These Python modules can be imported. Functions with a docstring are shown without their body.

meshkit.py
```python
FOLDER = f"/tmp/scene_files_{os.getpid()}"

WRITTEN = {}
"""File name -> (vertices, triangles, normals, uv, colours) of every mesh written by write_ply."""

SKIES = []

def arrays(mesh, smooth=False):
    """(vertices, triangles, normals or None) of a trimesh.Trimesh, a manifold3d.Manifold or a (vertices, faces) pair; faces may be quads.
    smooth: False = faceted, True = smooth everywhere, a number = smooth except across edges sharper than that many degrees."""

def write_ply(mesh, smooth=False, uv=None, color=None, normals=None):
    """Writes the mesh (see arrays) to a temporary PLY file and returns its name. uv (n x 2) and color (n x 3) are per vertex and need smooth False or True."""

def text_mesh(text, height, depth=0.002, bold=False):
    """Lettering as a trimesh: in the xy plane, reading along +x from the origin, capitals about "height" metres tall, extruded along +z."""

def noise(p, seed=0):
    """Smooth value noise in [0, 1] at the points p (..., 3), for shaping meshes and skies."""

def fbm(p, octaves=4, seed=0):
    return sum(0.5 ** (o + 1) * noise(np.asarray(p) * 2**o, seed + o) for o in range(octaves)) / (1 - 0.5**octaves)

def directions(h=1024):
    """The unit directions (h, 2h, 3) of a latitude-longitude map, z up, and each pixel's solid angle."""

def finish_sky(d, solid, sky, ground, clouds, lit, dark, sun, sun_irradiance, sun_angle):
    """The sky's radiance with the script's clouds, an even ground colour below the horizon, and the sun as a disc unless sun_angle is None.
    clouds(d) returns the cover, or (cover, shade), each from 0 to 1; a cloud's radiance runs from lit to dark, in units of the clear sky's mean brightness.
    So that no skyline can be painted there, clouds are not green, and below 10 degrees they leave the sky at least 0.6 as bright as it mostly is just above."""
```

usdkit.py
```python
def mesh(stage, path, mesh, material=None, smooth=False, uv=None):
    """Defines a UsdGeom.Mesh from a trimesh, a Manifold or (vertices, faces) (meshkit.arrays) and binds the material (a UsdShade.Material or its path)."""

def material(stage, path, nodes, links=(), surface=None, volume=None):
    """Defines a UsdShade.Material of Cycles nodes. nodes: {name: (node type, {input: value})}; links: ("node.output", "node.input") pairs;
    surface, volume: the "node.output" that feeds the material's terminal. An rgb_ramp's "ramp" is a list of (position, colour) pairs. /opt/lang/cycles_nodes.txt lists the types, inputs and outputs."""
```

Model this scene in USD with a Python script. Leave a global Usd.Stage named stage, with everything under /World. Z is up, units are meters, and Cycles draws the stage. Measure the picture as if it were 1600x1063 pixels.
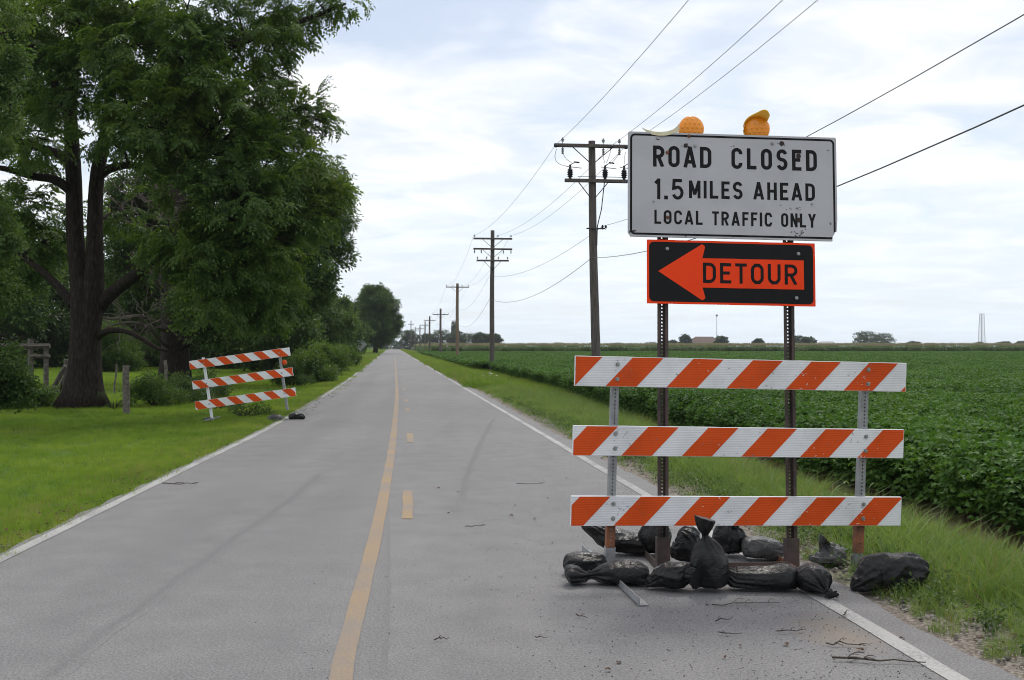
import math, random, numpy as np, trimesh, usdkit, meshkit
import shapely.geometry as sg
from shapely import affinity
from shapely.ops import unary_union
from scipy.interpolate import PchipInterpolator
import manifold3d as m3
from pxr import Usd, UsdGeom, UsdLux, UsdShade, Sdf, Gf, Vt

random.seed(7)
RNG = np.random.default_rng(7)
stage = Usd.Stage.CreateInMemory()
UsdGeom.SetStageUpAxis(stage, UsdGeom.Tokens.z)
UsdGeom.SetStageMetersPerUnit(stage, 1.0)
UsdGeom.Xform.Define(stage, '/World')
UsdGeom.Scope.Define(stage, '/World/Looks')

# ------------------------------------------------------------------ camera, sky, sun
EYE = 1.56
F, CX, HY = 1600.0, 800.0, 540.0      # survey units of the view: focal length, middle, horizon
cam = UsdGeom.Camera.Define(stage, '/World/camera')
cam.AddTranslateOp().Set((0, 0, EYE))
cam.AddRotateXOp().Set(90.0)
cam.CreateHorizontalApertureAttr(36.0)
cam.CreateVerticalApertureAttr(36.0 * 680 / 1024)
cam.CreateFocalLengthAttr(36.0)
cam.CreateVerticalApertureOffsetAttr(8.5 / 1600 * 36.0)
cam.CreateClippingRangeAttr(Gf.Vec2f(0.05, 20000))
cam.CreateExposureAttr(0.22)
SUN_EL, SUN_AZ = math.radians(57), math.radians(14)     # azimuth from +y towards +x
sun = UsdLux.DistantLight.Define(stage, '/World/sun')
sun.CreateIntensityAttr(0.4)
sun.CreateAngleAttr(10.0)
sun.CreateNormalizeAttr(True)
sun.CreateColorAttr(Gf.Vec3f(1.0, 0.95, 0.86))
sun.AddRotateZOp().Set(-math.degrees(SUN_AZ))
sun.AddRotateXOp().Set(-(90 - math.degrees(SUN_EL)))
sky = UsdLux.DomeLight.Define(stage, '/World/sky')
SKY_STRENGTH = 0.1
usdkit.material(stage, '/World/Looks/sky_air', {
    'sky': ('sky_texture', {'sky_type': 'single_scattering', 'sun_disc': False, 'sun_elevation': SUN_EL, 'sun_rotation': SUN_AZ,
                            'aerosol_density': 1.6, 'altitude': 200.0}),
    'tc': ('texture_coordinate', {}),
    'xyz': ('separate_xyz', {}),
    'up': ('math', {'math_type': 'maximum', 'value2': 0.0}),
    'den': ('math', {'math_type': 'add', 'value2': 0.13}),
    'dx': ('math', {'math_type': 'divide'}),
    'dy': ('math', {'math_type': 'divide'}),
    'plane': ('combine_xyz', {'z': 3.7}),
    'map': ('mapping', {'rotation': (0, 0, 0.5), 'scale': (1.0, 1.25, 1.0)}),
    'n1': ('noise_texture', {'scale': 0.95, 'detail': 9.0, 'roughness': 0.55, 'distortion': 0.7}),
    'n2': ('noise_texture', {'scale': 2.6, 'detail': 7.0, 'roughness': 0.52, 'distortion': 0.6}),
    'mixn': ('mix_float', {'fac': 0.33}),
    'cover': ('rgb_ramp', {'ramp': [(0.0, (0.28, 0.28, 0.28)), (0.37, (0.4, 0.4, 0.4)), (0.475, (0.76, 0.76, 0.76)), (0.58, (1, 1, 1)), (1.0, (1, 1, 1))]}),
    'shade': ('rgb_ramp', {'ramp': [(0.0, (7.3, 7.65, 8.2)), (0.38, (7.6, 7.95, 8.4)), (0.5, (8.3, 8.5, 8.85)), (0.64, (9.3, 9.35, 9.45)), (1.0, (9.8, 9.8, 9.8))]}),
    'sd': ('vector_math', {'math_type': 'dot_product', 'vector2': (math.sin(SUN_AZ) * math.cos(SUN_EL), math.cos(SUN_AZ) * math.cos(SUN_EL), math.sin(SUN_EL))}),
    'fwd': ('map_range', {'range_type': 'smoothstep', 'from_min': -0.55, 'from_max': 0.75, 'to_min': 0.5, 'to_max': 1.06, 'clamp': True}),
    'lit': ('vector_math', {'math_type': 'scale'}),
    'mix': ('mix_color', {'blend_type': 'mix', 'use_clamp': False}),
    'low': ('map_range', {'from_min': 0.0, 'from_max': 0.2, 'to_min': 1.0, 'to_max': 0.0, 'clamp': True}),
    'hz': ('mix_color', {'blend_type': 'mix', 'b': (7.0, 7.9, 8.8)}),
    'lowk': ('math', {'math_type': 'multiply', 'value2': 0.8}),
    'bg': ('background_shader', {'strength': SKY_STRENGTH}),
}, [('tc.generated', 'sky.vector'), ('tc.generated', 'xyz.vector'), ('xyz.z', 'up.value1'), ('up.value', 'den.value1'), ('xyz.x', 'dx.value1'), ('den.value', 'dx.value2'),
    ('xyz.y', 'dy.value1'), ('den.value', 'dy.value2'), ('dx.value', 'plane.x'), ('dy.value', 'plane.y'), ('plane.vector', 'map.vector'),
    ('map.vector', 'n1.vector'), ('map.vector', 'n2.vector'), ('n1.fac', 'mixn.a'), ('n2.fac', 'mixn.b'), ('mixn.result', 'cover.fac'), ('n2.fac', 'shade.fac'),
    ('cover.color', 'mix.fac'), ('sky.color', 'mix.a'), ('shade.color', 'mix.b'), ('xyz.z', 'low.value'), ('low.result', 'lowk.value1'), ('lowk.value', 'hz.fac'), ('mix.result', 'hz.a'), ('tc.generated', 'sd.vector1'), ('sd.value', 'fwd.value'), ('hz.result', 'lit.vector1'), ('fwd.result', 'lit.scale'),
    ('lit.vector', 'bg.color')], surface='bg.background')
UsdShade.MaterialBindingAPI.Apply(sky.GetPrim()).Bind(UsdShade.Material.Get(stage, '/World/Looks/sky_air'))
sky.GetPrim().SetCustomDataByKey('kind', 'structure')

# ------------------------------------------------------------------ helpers
USED = {}


def numbered(parent, name):
    k = (parent, name)
    n = USED.get(k, -1) + 1
    USED[k] = n
    return f'{parent}/{name}' if n == 0 else f'{parent}/{name}_{n:03d}'


def path_of(parent):
    return '/World' if parent is None else str(parent.GetPath())


def tag(p, label=None, cat=None, group=None, kind=None):
    for k, v in (('label', label), ('category', cat), ('group', group), ('kind', kind)):
        if v:
            p.SetCustomDataByKey(k, v)
    return p


def obj(name, mesh, mat, parent=None, smooth=30, label=None, kind=None):
    m = usdkit.mesh(stage, numbered(path_of(parent), name), mesh, mat, smooth)
    return tag(m.GetPrim(), label=label, kind=kind)


def thing(name, label, cat, loc=(0, 0, 0), rotz=0.0, group=None, scale=None):
    x = UsdGeom.Xform.Define(stage, numbered('/World', name))
    x.AddTranslateOp().Set(Gf.Vec3d(*map(float, loc)))
    x.AddRotateZOp().Set(math.degrees(rotz))
    if scale is not None:
        x.AddScaleOp().Set(Gf.Vec3f(*map(float, np.broadcast_to(scale, 3))))
    return tag(x.GetPrim(), label, cat, group)


def dup(src, label, loc, rotz=0.0, scale=None, group=None, cat=None):
    d = dict(src.GetCustomData())
    base = src.GetName().rstrip('0123456789').rstrip('_')
    r = thing(base, label, cat or d['category'], loc, rotz, group or d.get('group'), scale if scale is not None else (1, 1, 1) if src.GetAttribute('xformOp:scale') else None)
    r.GetReferences().AddInternalReference(src.GetPath())
    r.SetInstanceable(True)
    return r


def cat_(ms):
    ms = [m for m in ms if m is not None and len(m.faces)]
    return trimesh.util.concatenate(ms) if len(ms) > 1 else ms[0]


def tm(v, f):
    return trimesh.Trimesh(np.asarray(v, float), np.asarray(f, int), process=False)


def box(x0, x1, y0, y1, z0, z1):
    b = trimesh.creation.box([x1 - x0, y1 - y0, z1 - z0])
    b.apply_translation([(x0 + x1) / 2, (y0 + y1) / 2, (z0 + z1) / 2])
    return b


def rbox(x0, x1, y0, y1, z0, z1, b=0.004):
    """box with bevelled edges: the hull of its eight clipped corners"""
    p = []
    for x, sx in ((x0, 1), (x1, -1)):
        for y, sy in ((y0, 1), (y1, -1)):
            for z, sz in ((z0, 1), (z1, -1)):
                p += [(x + sx * b, y + sy * b, z), (x + sx * b, y, z + sz * b), (x, y + sy * b, z + sz * b)]
    return man(m3.Manifold.hull_points(np.array(p, float)))


def man(m):
    a = m.to_mesh()
    return tm(a.vert_properties[:, :3], a.tri_verts)


def tube(pts, radii, n=8, cap=True):
    pts = np.asarray(pts, float)
    radii = np.broadcast_to(np.asarray(radii, float), len(pts))
    t = np.gradient(pts, axis=0)
    t /= np.linalg.norm(t, axis=1, keepdims=True) + 1e-12
    u = np.cross(t[0], [0, 0, 1.0])
    if np.linalg.norm(u) < 1e-3:
        u = np.array([1.0, 0, 0])
    u /= np.linalg.norm(u)
    a = np.arange(n) * 2 * np.pi / n
    v = []
    for k in range(len(pts)):
        u = u - t[k] * (u @ t[k])
        u /= np.linalg.norm(u) + 1e-12
        w = np.cross(t[k], u)
        v.append(pts[k] + radii[k] * (np.cos(a)[:, None] * u + np.sin(a)[:, None] * w))
    v = np.vstack(v)
    f = []
    for k in range(len(pts) - 1):
        i = k * n + np.arange(n)
        j = k * n + (np.arange(n) + 1) % n
        f += [np.stack([i, j, j + n], 1), np.stack([i, j + n, i + n], 1)]
    f = np.vstack(f)
    if cap:
        m = len(v)
        v = np.vstack([v, pts[0], pts[-1]])
        i = np.arange(n)
        j = (i + 1) % n
        e = (len(pts) - 1) * n
        f = np.vstack([f, np.stack([j, i, np.full(n, m)], 1), np.stack([e + i, e + j, np.full(n, m + 1)], 1)])
    return tm(v, f)


def lathe(prof, n=16, axis='z'):
    """prof: (r, z) pairs from bottom to top"""
    m = trimesh.creation.revolve(np.array(prof, float), sections=n)
    if axis == 'y':
        m.apply_transform(trimesh.transformations.rotation_matrix(math.pi / 2, [1, 0, 0]))
    elif axis == 'x':
        m.apply_transform(trimesh.transformations.rotation_matrix(math.pi / 2, [0, 1, 0]))
    return m


def curve(pts, n=12):
    """smooth curve through the points"""
    pts = np.asarray(pts, float)
    d = np.r_[0, np.cumsum(np.linalg.norm(np.diff(pts, axis=0), axis=1))]
    if len(pts) == 2:
        return pts[0] + np.linspace(0, 1, n)[:, None] * (pts[1] - pts[0])
    from scipy.interpolate import CubicSpline
    return CubicSpline(d, pts)(np.linspace(0, d[-1], n))


def slab(poly, y_front, thick):
    """a flat piece standing in the xz plane, its face towards -y at y_front"""
    m = cat_([trimesh.creation.extrude_polygon(g, thick, engine='earcut') for g in getattr(poly, 'geoms', [poly])])
    v = m.vertices
    m.vertices = np.stack([v[:, 0], y_front + thick - v[:, 2], v[:, 1]], 1)
    return m


def round_rect(x0, x1, z0, z1, r):
    return sg.box(x0 + r, z0 + r, x1 - r, z1 - r).buffer(r, quad_segs=6)


def P(px, py, Y):
    return np.array([(px - CX) / F * Y, Y, EYE - (py - HY) / F * Y])


def smoothstep(a, b, x):
    t = np.clip((np.asarray(x, float) - a) / (b - a), 0, 1)
    return t * t * (3 - 2 * t)


def moved(m, loc=(0, 0, 0), rx=0, ry=0, rz=0, s=1.0):
    m = m.copy()
    T = trimesh.transformations.euler_matrix(rx, ry, rz)
    T[:3, :3] *= s
    T[:3, 3] = loc
    m.apply_transform(T)
    return m


def scatter(name, protos, pos, rot, scale, idx, parent=None, kind=None, label=None, cat=None):
    """one PointInstancer: protos [(mesh, material)], rot (n,4) wxyz"""
    pi = UsdGeom.PointInstancer.Define(stage, numbered(path_of(parent), name))
    rel = pi.CreatePrototypesRel()
    for k, (me, ma) in enumerate(protos):
        rel.AddTarget(usdkit.mesh(stage, f'{pi.GetPath()}/piece_{k:03d}' if k else f'{pi.GetPath()}/piece', me, ma, False).GetPath())
    pi.CreateProtoIndicesAttr(Vt.IntArray.FromNumpy(np.asarray(idx, np.int32)))
    pi.CreatePositionsAttr(Vt.Vec3fArray.FromNumpy(np.asarray(pos, np.float32)))
    q = np.asarray(rot, float)
    pi.CreateOrientationsAttr(Vt.QuathArray([Gf.Quath(float(a), float(b), float(c), float(d)) for a, b, c, d in q]))
    sc = np.asarray(scale, np.float32)
    sc = np.repeat(sc[:, None], 3, 1) if sc.ndim == 1 else sc
    pi.CreateScalesAttr(Vt.Vec3fArray.FromNumpy(np.ascontiguousarray(sc)))
    return tag(pi.GetPrim(), label, cat, None, kind)


def q_yaw_tilt(yaw, tilt=0, az=0):
    """yaw about z, then tilt by an angle about a horizontal axis at az"""
    yaw = np.asarray(yaw, float)
    tilt = np.broadcast_to(tilt, yaw.shape)
    az = np.broadcast_to(az, yaw.shape)
    a = np.stack([np.cos(yaw / 2), 0 * yaw, 0 * yaw, np.sin(yaw / 2)], 1)
    b = np.stack([np.cos(tilt / 2), np.sin(tilt / 2) * np.cos(az), np.sin(tilt / 2) * np.sin(az), 0 * yaw], 1)
    w1, x1, y1, z1 = b.T
    w2, x2, y2, z2 = a.T
    return np.stack([w1*w2-x1*x2-y1*y2-z1*z2, w1*x2+x1*w2+y1*z2-z1*y2, w1*y2-x1*z2+y1*w2+z1*x2, w1*z2+x1*y2-y1*x2+z1*w2], 1)


def mat(name, nodes, links, surface):
    return usdkit.material(stage, '/World/Looks/' + name, nodes, links, surface)


def plain(name, col, rough=0.6, metal=0.0, var=0.25, scale=6.0, bump=0.0, bscale=60.0, spec=0.5, dark=None):
    """a colour with uneven tone and fine relief"""
    col = np.array(col, float)
    lo = np.array(dark, float) if dark is not None else col * (1 - var)
    nodes = {'g': ('texture_coordinate', {}), 'n': ('noise_texture', {'scale': scale, 'detail': 6.0, 'roughness': 0.65}),
             'r': ('rgb_ramp', {'ramp': [(0.0, lo), (0.38, lo), (0.62, col), (1.0, col * (1 + var * 0.3))]}),
             'p': ('principled_bsdf', {'roughness': rough, 'metallic': metal, 'specular_ior_level': spec})}
    links = [('g.object', 'n.vector'), ('n.fac', 'r.fac'), ('r.color', 'p.base_color')]
    if bump:
        nodes |= {'bn': ('noise_texture', {'scale': bscale, 'detail': 4.0}), 'b': ('bump', {'strength': bump, 'distance': 0.01})}
        links += [('g.object', 'bn.vector'), ('bn.fac', 'b.height'), ('b.normal', 'p.normal')]
    return mat(name, nodes, links, 'p.BSDF')


def leafy(name, dark, mid, light, trans=0.35, scale=0.5, rough=0.5, fine=9.0, spec=0.35):
    """leaves and blades: two scales of natural colour variation, light passing through"""
    tl = np.array(mid) * np.array([1.25, 1.3, 0.6])
    return mat(name, {
        'g': ('geometry', {}),
        'n': ('noise_texture', {'scale': scale, 'detail': 3.0}), 'n2': ('noise_texture', {'scale': fine, 'detail': 2.0}),
        'm': ('mix_float', {'fac': 0.5}),
        'r': ('rgb_ramp', {'ramp': [(0.0, dark), (0.34, dark), (0.5, mid), (0.66, light), (1.0, light)]}),
        'p': ('principled_bsdf', {'roughness': rough, 'specular_ior_level': spec}),
        't': ('translucent_bsdf', {}), 'tm': ('mix_color', {'blend_type': 'multiply', 'fac': 1.0, 'b': (1.5, 1.45, 0.7), 'use_clamp': False}),
        'x': ('mix_closure', {'fac': trans})},
        [('g.position', 'n.vector'), ('g.position', 'n2.vector'), ('n.fac', 'm.a'), ('n2.fac', 'm.b'), ('m.result', 'r.fac'), ('r.color', 'p.base_color'),
         ('r.color', 'tm.a'), ('tm.result', 't.color'), ('p.BSDF', 'x.closure1'), ('t.BSDF', 'x.closure2')], 'x.closure')

# ------------------------------------------------------------------ the road's plan and the land
RIGHT = lambda y: 2.64 - 0.117 * np.asarray(y, float)                       # right edge line
_w = PchipInterpolator([-30, 0, 7.3, 11.9, 20, 35, 52, 90, 2500], [7.6, 5.85, 5.5, 5.3, 4.95, 4.72, 4.62, 4.62, 4.62])
LEFT = lambda y: RIGHT(y) - _w(np.asarray(y, float))
_c = PchipInterpolator([-30, 0, 4.77, 6.57, 9.98, 15.6, 22.7, 35.7, 62.4, 125, 2500], [2.75, 2.72, 2.88, 2.83, 2.74, 2.645, 2.565, 2.475, 2.42, 2.31, 2.31])
MIDDLE = lambda y: RIGHT(y) - _c(np.asarray(y, float))


STRIP = lambda y: np.interp(np.asarray(y, float), [6, 14, 24, 40], [2.1, 2.3, 3.1, 3.7])      # where the verge grass ends
BEANS = lambda y: np.interp(np.asarray(y, float), [6, 14, 24, 36], [3.45, 3.5, 3.8, 4.15])    # where the bean rows begin


def crest(y):
    y = np.asarray(y, float)
    return -2.2 * smoothstep(390, 800, y)


def land(x, y):
    x, y = np.asarray(x, float), np.asarray(y, float)
    dr, dl = x - RIGHT(y), LEFT(y) - x
    z = -0.36 * smoothstep(0.55, 3.0, dr) - 0.05 * smoothstep(0.3, 1.2, dl)
    z = z - 0.028 * (1 - smoothstep(0.25, 0.9, np.maximum(dr, dl)))
    far = np.clip(np.maximum(dr, dl) - 0.7, 0, 3) / 3
    p = np.stack([x, y, 0 * x], -1)
    z = z + far * 0.07 * (meshkit.fbm(p * 0.35, 3, 5) - 0.5)
    return z + crest(y)


ys = np.unique(np.r_[np.arange(-14, 2, 0.8), np.arange(2, 32, 0.25), np.arange(32, 80, 0.8), np.arange(80, 200, 4), np.arange(200, 420, 10), np.geomspace(420, 3000, 20)])
off_r = np.r_[0.0, 0.2, 0.35, 0.5, 0.65, 0.8, 1.0, 1.2, 1.5, 1.8, 2.1, 2.4, 2.6, 2.8, 3.0, 3.2, 3.5, 3.9, 4.5, 5.5, 7, 10, 14, 20, 30, 50, 90, 160, 300, 600, 1300, 2600]
off_l = np.r_[0.0, 0.15, 0.3, 0.45, 0.6, 0.8, 1.0, 1.3, 1.7, 2.2, 2.8, 3.5, 4.5, 6, 8, 10.5, 14, 18, 24, 32, 50, 90, 160, 300, 600, 1300, 2400]
gv, gd = [], []
for y in ys:
    xs = np.r_[LEFT(y) - off_l[::-1], (LEFT(y) + RIGHT(y)) / 2, RIGHT(y) + off_r]
    z = land(xs, np.full(len(xs), y))
    gv.append(np.stack([xs, np.full(len(xs), y), z], 1))
    dr, dl = xs - RIGHT(y), LEFT(y) - xs
    n = meshkit.fbm(np.stack([xs * 1.3, np.full(len(xs), y) * 1.3, 0 * xs], 1), 3, 3)
    gravel = np.maximum(1 - smoothstep(0.4, 0.8, dr + (n - 0.5) * 0.9), 0) * (dr > -1) + (1 - smoothstep(-0.04, 0.1, dl + (n - 0.5) * 0.5)) * (dl > -1)
    soil = smoothstep(0.0, 0.45, dr - STRIP(y) + (n - 0.5) * 0.8)
    gd.append(np.stack([np.clip(gravel, 0, 1), np.clip(soil, 0, 1)], 1))
nx = len(gv[0])
gv, gd = np.vstack(gv), np.vstack(gd)
k = (np.arange(len(ys) - 1)[:, None] * nx + np.arange(nx - 1)[None]).ravel()
gf = np.vstack([np.stack([k, k + 1, k + nx + 1], 1), np.stack([k, k + nx + 1, k + nx], 1)])
ground_mat = mat('ground', {
    'g': ('geometry', {}), 'a1': ('attribute', {'attribute': 'gravel'}), 'a2': ('attribute', {'attribute': 'soil'}),
    'n': ('noise_texture', {'scale': 0.6, 'detail': 5.0}), 'nf': ('noise_texture', {'scale': 45.0, 'detail': 4.0, 'roughness': 0.7}),
    'v': ('voronoi_texture', {'scale': 55.0}),
    'grass': ('rgb_ramp', {'ramp': [(0.3, (0.05, 0.095, 0.018)), (0.5, (0.08, 0.135, 0.024)), (0.7, (0.12, 0.17, 0.035))]}),
    'soilc': ('rgb_ramp', {'ramp': [(0.3, (0.13, 0.095, 0.06)), (0.55, (0.21, 0.16, 0.10)), (0.75, (0.29, 0.235, 0.15))]}),
    'grav': ('rgb_ramp', {'ramp': [(0.25, (0.10, 0.085, 0.072)), (0.5, (0.19, 0.165, 0.14)), (0.75, (0.32, 0.285, 0.25))]}),
    'vc': ('rgb_to_bw', {}), 'mv': ('mix_float', {'fac': 0.55}),
    'm1': ('mix_color', {'blend_type': 'mix'}), 'm2': ('mix_color', {'blend_type': 'mix'}),
    'b': ('bump', {'strength': 0.7, 'distance': 0.015}),
    'p': ('principled_bsdf', {'roughness': 0.9, 'specular_ior_level': 0.2})},
    [('g.position', 'n.vector'), ('g.position', 'nf.vector'), ('g.position', 'v.vector'), ('n.fac', 'grass.fac'), ('nf.fac', 'soilc.fac'), ('v.color', 'vc.color'),
     ('nf.fac', 'mv.a'), ('vc.val', 'mv.b'), ('mv.result', 'grav.fac'),
     ('a2.fac', 'm1.fac'), ('grass.color', 'm1.a'), ('soilc.color', 'm1.b'), ('a1.fac', 'm2.fac'), ('m1.result', 'm2.a'), ('grav.color', 'm2.b'),
     ('m2.result', 'p.base_color'), ('mv.result', 'b.height'), ('b.normal', 'p.normal')], 'p.BSDF')
g = usdkit.mesh(stage, '/World/ground', tm(gv, gf), ground_mat, True)
for kk, nm in enumerate(('gravel', 'soil')):
    UsdGeom.PrimvarsAPI(g).CreatePrimvar(nm, Sdf.ValueTypeNames.FloatArray, 'vertex').Set(Vt.FloatArray.FromNumpy(gd[:, kk].astype(np.float32)))
tag(g.GetPrim(), kind='structure')

# asphalt: pale worn grey, speckled stone, wheel tracks, a long crack
asphalt = mat('asphalt', {
    'g': ('geometry', {}), 'n1': ('noise_texture', {'scale': 0.22, 'detail': 4.0}), 'n2': ('noise_texture', {'scale': 3.0, 'detail': 5.0, 'roughness': 0.6}),
    'n3': ('noise_texture', {'scale': 75.0, 'detail': 3.0, 'roughness': 0.85}), 'v': ('voronoi_texture', {'scale': 60.0}), 'st': ('attribute', {'attribute': 'stain'}), 'stk': ('math', {'math_type': 'multiply'}), 'stn': ('map_range', {'from_min': 0.3, 'from_max': 0.6, 'to_min': 0.25, 'to_max': 1.0, 'clamp': True}), 'stm': ('mix_color', {'blend_type': 'mix', 'b': (0.085, 0.082, 0.086)}),
    'map': ('mapping', {'rotation': (0, 0, -0.1165), 'scale': (1.0, 0.06, 1.0)}), 'tr': ('noise_texture', {'scale': 1.1, 'detail': 3.0}),
    'base': ('rgb_ramp', {'ramp': [(0.3, (0.148, 0.145, 0.149)), (0.5, (0.192, 0.188, 0.191)), (0.7, (0.232, 0.227, 0.229))]}),
    'spk': ('rgb_ramp', {'ramp': [(0.0, (0.2, 0.2, 0.2)), (0.36, (0.6, 0.6, 0.6)), (0.5, (1, 1, 1)), (0.6, (1.3, 1.3, 1.3)), (1.0, (1.7, 1.7, 1.7))]}),
    'vr': ('rgb_ramp', {'ramp': [(0.0, (0.4, 0.4, 0.4)), (0.14, (0.8, 0.8, 0.8)), (0.3, (1, 1, 1)), (1.0, (1.04, 1.04, 1.04))]}),
    'ma': ('mix_float', {'fac': 0.45}), 'mb': ('mix_float', {'fac': 0.42}),
    'mul': ('mix_color', {'blend_type': 'multiply', 'fac': 0.9, 'use_clamp': False}), 'mul2': ('mix_color', {'blend_type': 'multiply', 'fac': 0.7, 'use_clamp': False}),
    'sd': ('vector_math', {'math_type': 'subtract', 'vector2': (1.78, 5.55, 0.0)}), 'ss': ('vector_math', {'math_type': 'multiply', 'vector2': (1.7, 1.15, 0.0)}), 'sl': ('vector_math', {'math_type': 'length'}),
    'sn': ('math', {'math_type': 'multiply_add', 'value2': 1.1}), 'sm': ('map_range', {'from_min': 1.05, 'from_max': 0.45, 'to_min': 0.0, 'to_max': 0.6, 'clamp': True}), 'sand': ('mix_color', {'blend_type': 'mix', 'b': (0.33, 0.26, 0.19)}),
    'b': ('bump', {'strength': 0.55, 'distance': 0.006}),
    'p': ('principled_bsdf', {'roughness': 0.82, 'specular_ior_level': 0.35})},
    [('g.position', 'n1.vector'), ('g.position', 'n2.vector'), ('g.position', 'n3.vector'), ('g.position', 'v.vector'), ('g.position', 'map.vector'), ('map.vector', 'tr.vector'),
     ('n1.fac', 'ma.a'), ('tr.fac', 'ma.b'), ('ma.result', 'mb.a'), ('n2.fac', 'mb.b'), ('mb.result', 'base.fac'), ('n3.fac', 'spk.fac'), ('v.distance', 'vr.fac'),
     ('base.color', 'mul.a'), ('spk.color', 'mul.b'), ('mul.result', 'mul2.a'), ('vr.color', 'mul2.b'), ('g.position', 'sd.vector1'), ('sd.vector', 'ss.vector1'), ('ss.vector', 'sl.vector1'), ('n2.fac', 'sn.value1'), ('sl.value', 'sn.value3'), ('sn.value', 'sm.value'), ('sm.result', 'sand.fac'),
     ('mul2.result', 'sand.a'), ('st.fac', 'stk.value1'), ('n2.fac', 'stn.value'), ('stn.result', 'stk.value2'), ('stk.value', 'stm.fac'), ('sand.result', 'stm.a'), ('stm.result', 'p.base_color'),
     ('n3.fac', 'b.height'), ('b.normal', 'p.normal')], 'p.BSDF')


def paint(name, col, wear_lo, wear_hi):
    return mat(name, {
        'g': ('geometry', {}), 'n1': ('noise_texture', {'scale': 1.3, 'detail': 4.0}), 'n2': ('noise_texture', {'scale': 60.0, 'detail': 5.0, 'roughness': 0.75}),
        'm': ('mix_float', {'fac': 0.5}), 'w': ('map_range', {'from_min': wear_lo, 'from_max': wear_hi, 'to_min': 0.85, 'to_max': 0.0, 'clamp': True}),
        'ta': ('rgb_ramp', {'ramp': [(0.3, np.array(col) * 0.78), (0.7, np.array(col))]}),
        'c': ('mix_color', {'blend_type': 'mix', 'b': (0.2, 0.195, 0.2)}),
        'b': ('bump', {'strength': 0.4, 'distance': 0.004}), 'p': ('principled_bsdf', {'roughness': 0.75, 'specular_ior_level': 0.3})},
        [('g.position', 'n1.vector'), ('g.position', 'n2.vector'), ('n1.fac', 'm.a'), ('n2.fac', 'm.b'), ('m.result', 'w.value'), ('n2.fac', 'ta.fac'), ('ta.color', 'c.a'), ('w.result', 'c.fac'),
         ('c.result', 'p.base_color'), ('n2.fac', 'b.height'), ('b.normal', 'p.normal')], 'p.BSDF')


white_paint = paint('white_road_paint', (0.45, 0.445, 0.435), 0.40, 0.54)
yellow_paint = paint('yellow_road_paint', (0.44, 0.275, 0.105), 0.41, 0.74)


def strip(fa, fb, y, lift, cols=2):
    """a sheet between two lines of the plan"""
    t = np.linspace(0, 1, cols)
    x = fa(y)[:, None] * (1 - t) + fb(y)[:, None] * t
    yy = np.repeat(y[:, None], cols, 1)
    v = np.stack([x, yy, crest(yy) + lift], -1).reshape(-1, 3)
    k = (np.arange(len(y) - 1)[:, None] * cols + np.arange(cols - 1)[None]).ravel()
    return tm(v, np.vstack([np.stack([k, k + 1, k + cols + 1], 1), np.stack([k, k + cols + 1, k + cols], 1)]))


def wob(y, seed, a=0.1, f=2.2):
    y = np.asarray(y, float)
    return a * (meshkit.fbm(np.stack([y * f, 0 * y, 0 * y], -1), 4, seed) - 0.5) * 2


yr = np.unique(np.r_[np.arange(-14, 40, 0.12), np.arange(40, 120, 1.0), np.arange(120, 440, 8), np.geomspace(440, 1500, 14)])
edge_l = lambda y: LEFT(y) - 0.12 - wob(y, 1, .05)
edge_r = lambda y: RIGHT(y) + 0.27 + wob(y, 2, .07)
road_mesh = strip(edge_l, edge_r, yr, 0.0, 7)
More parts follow.
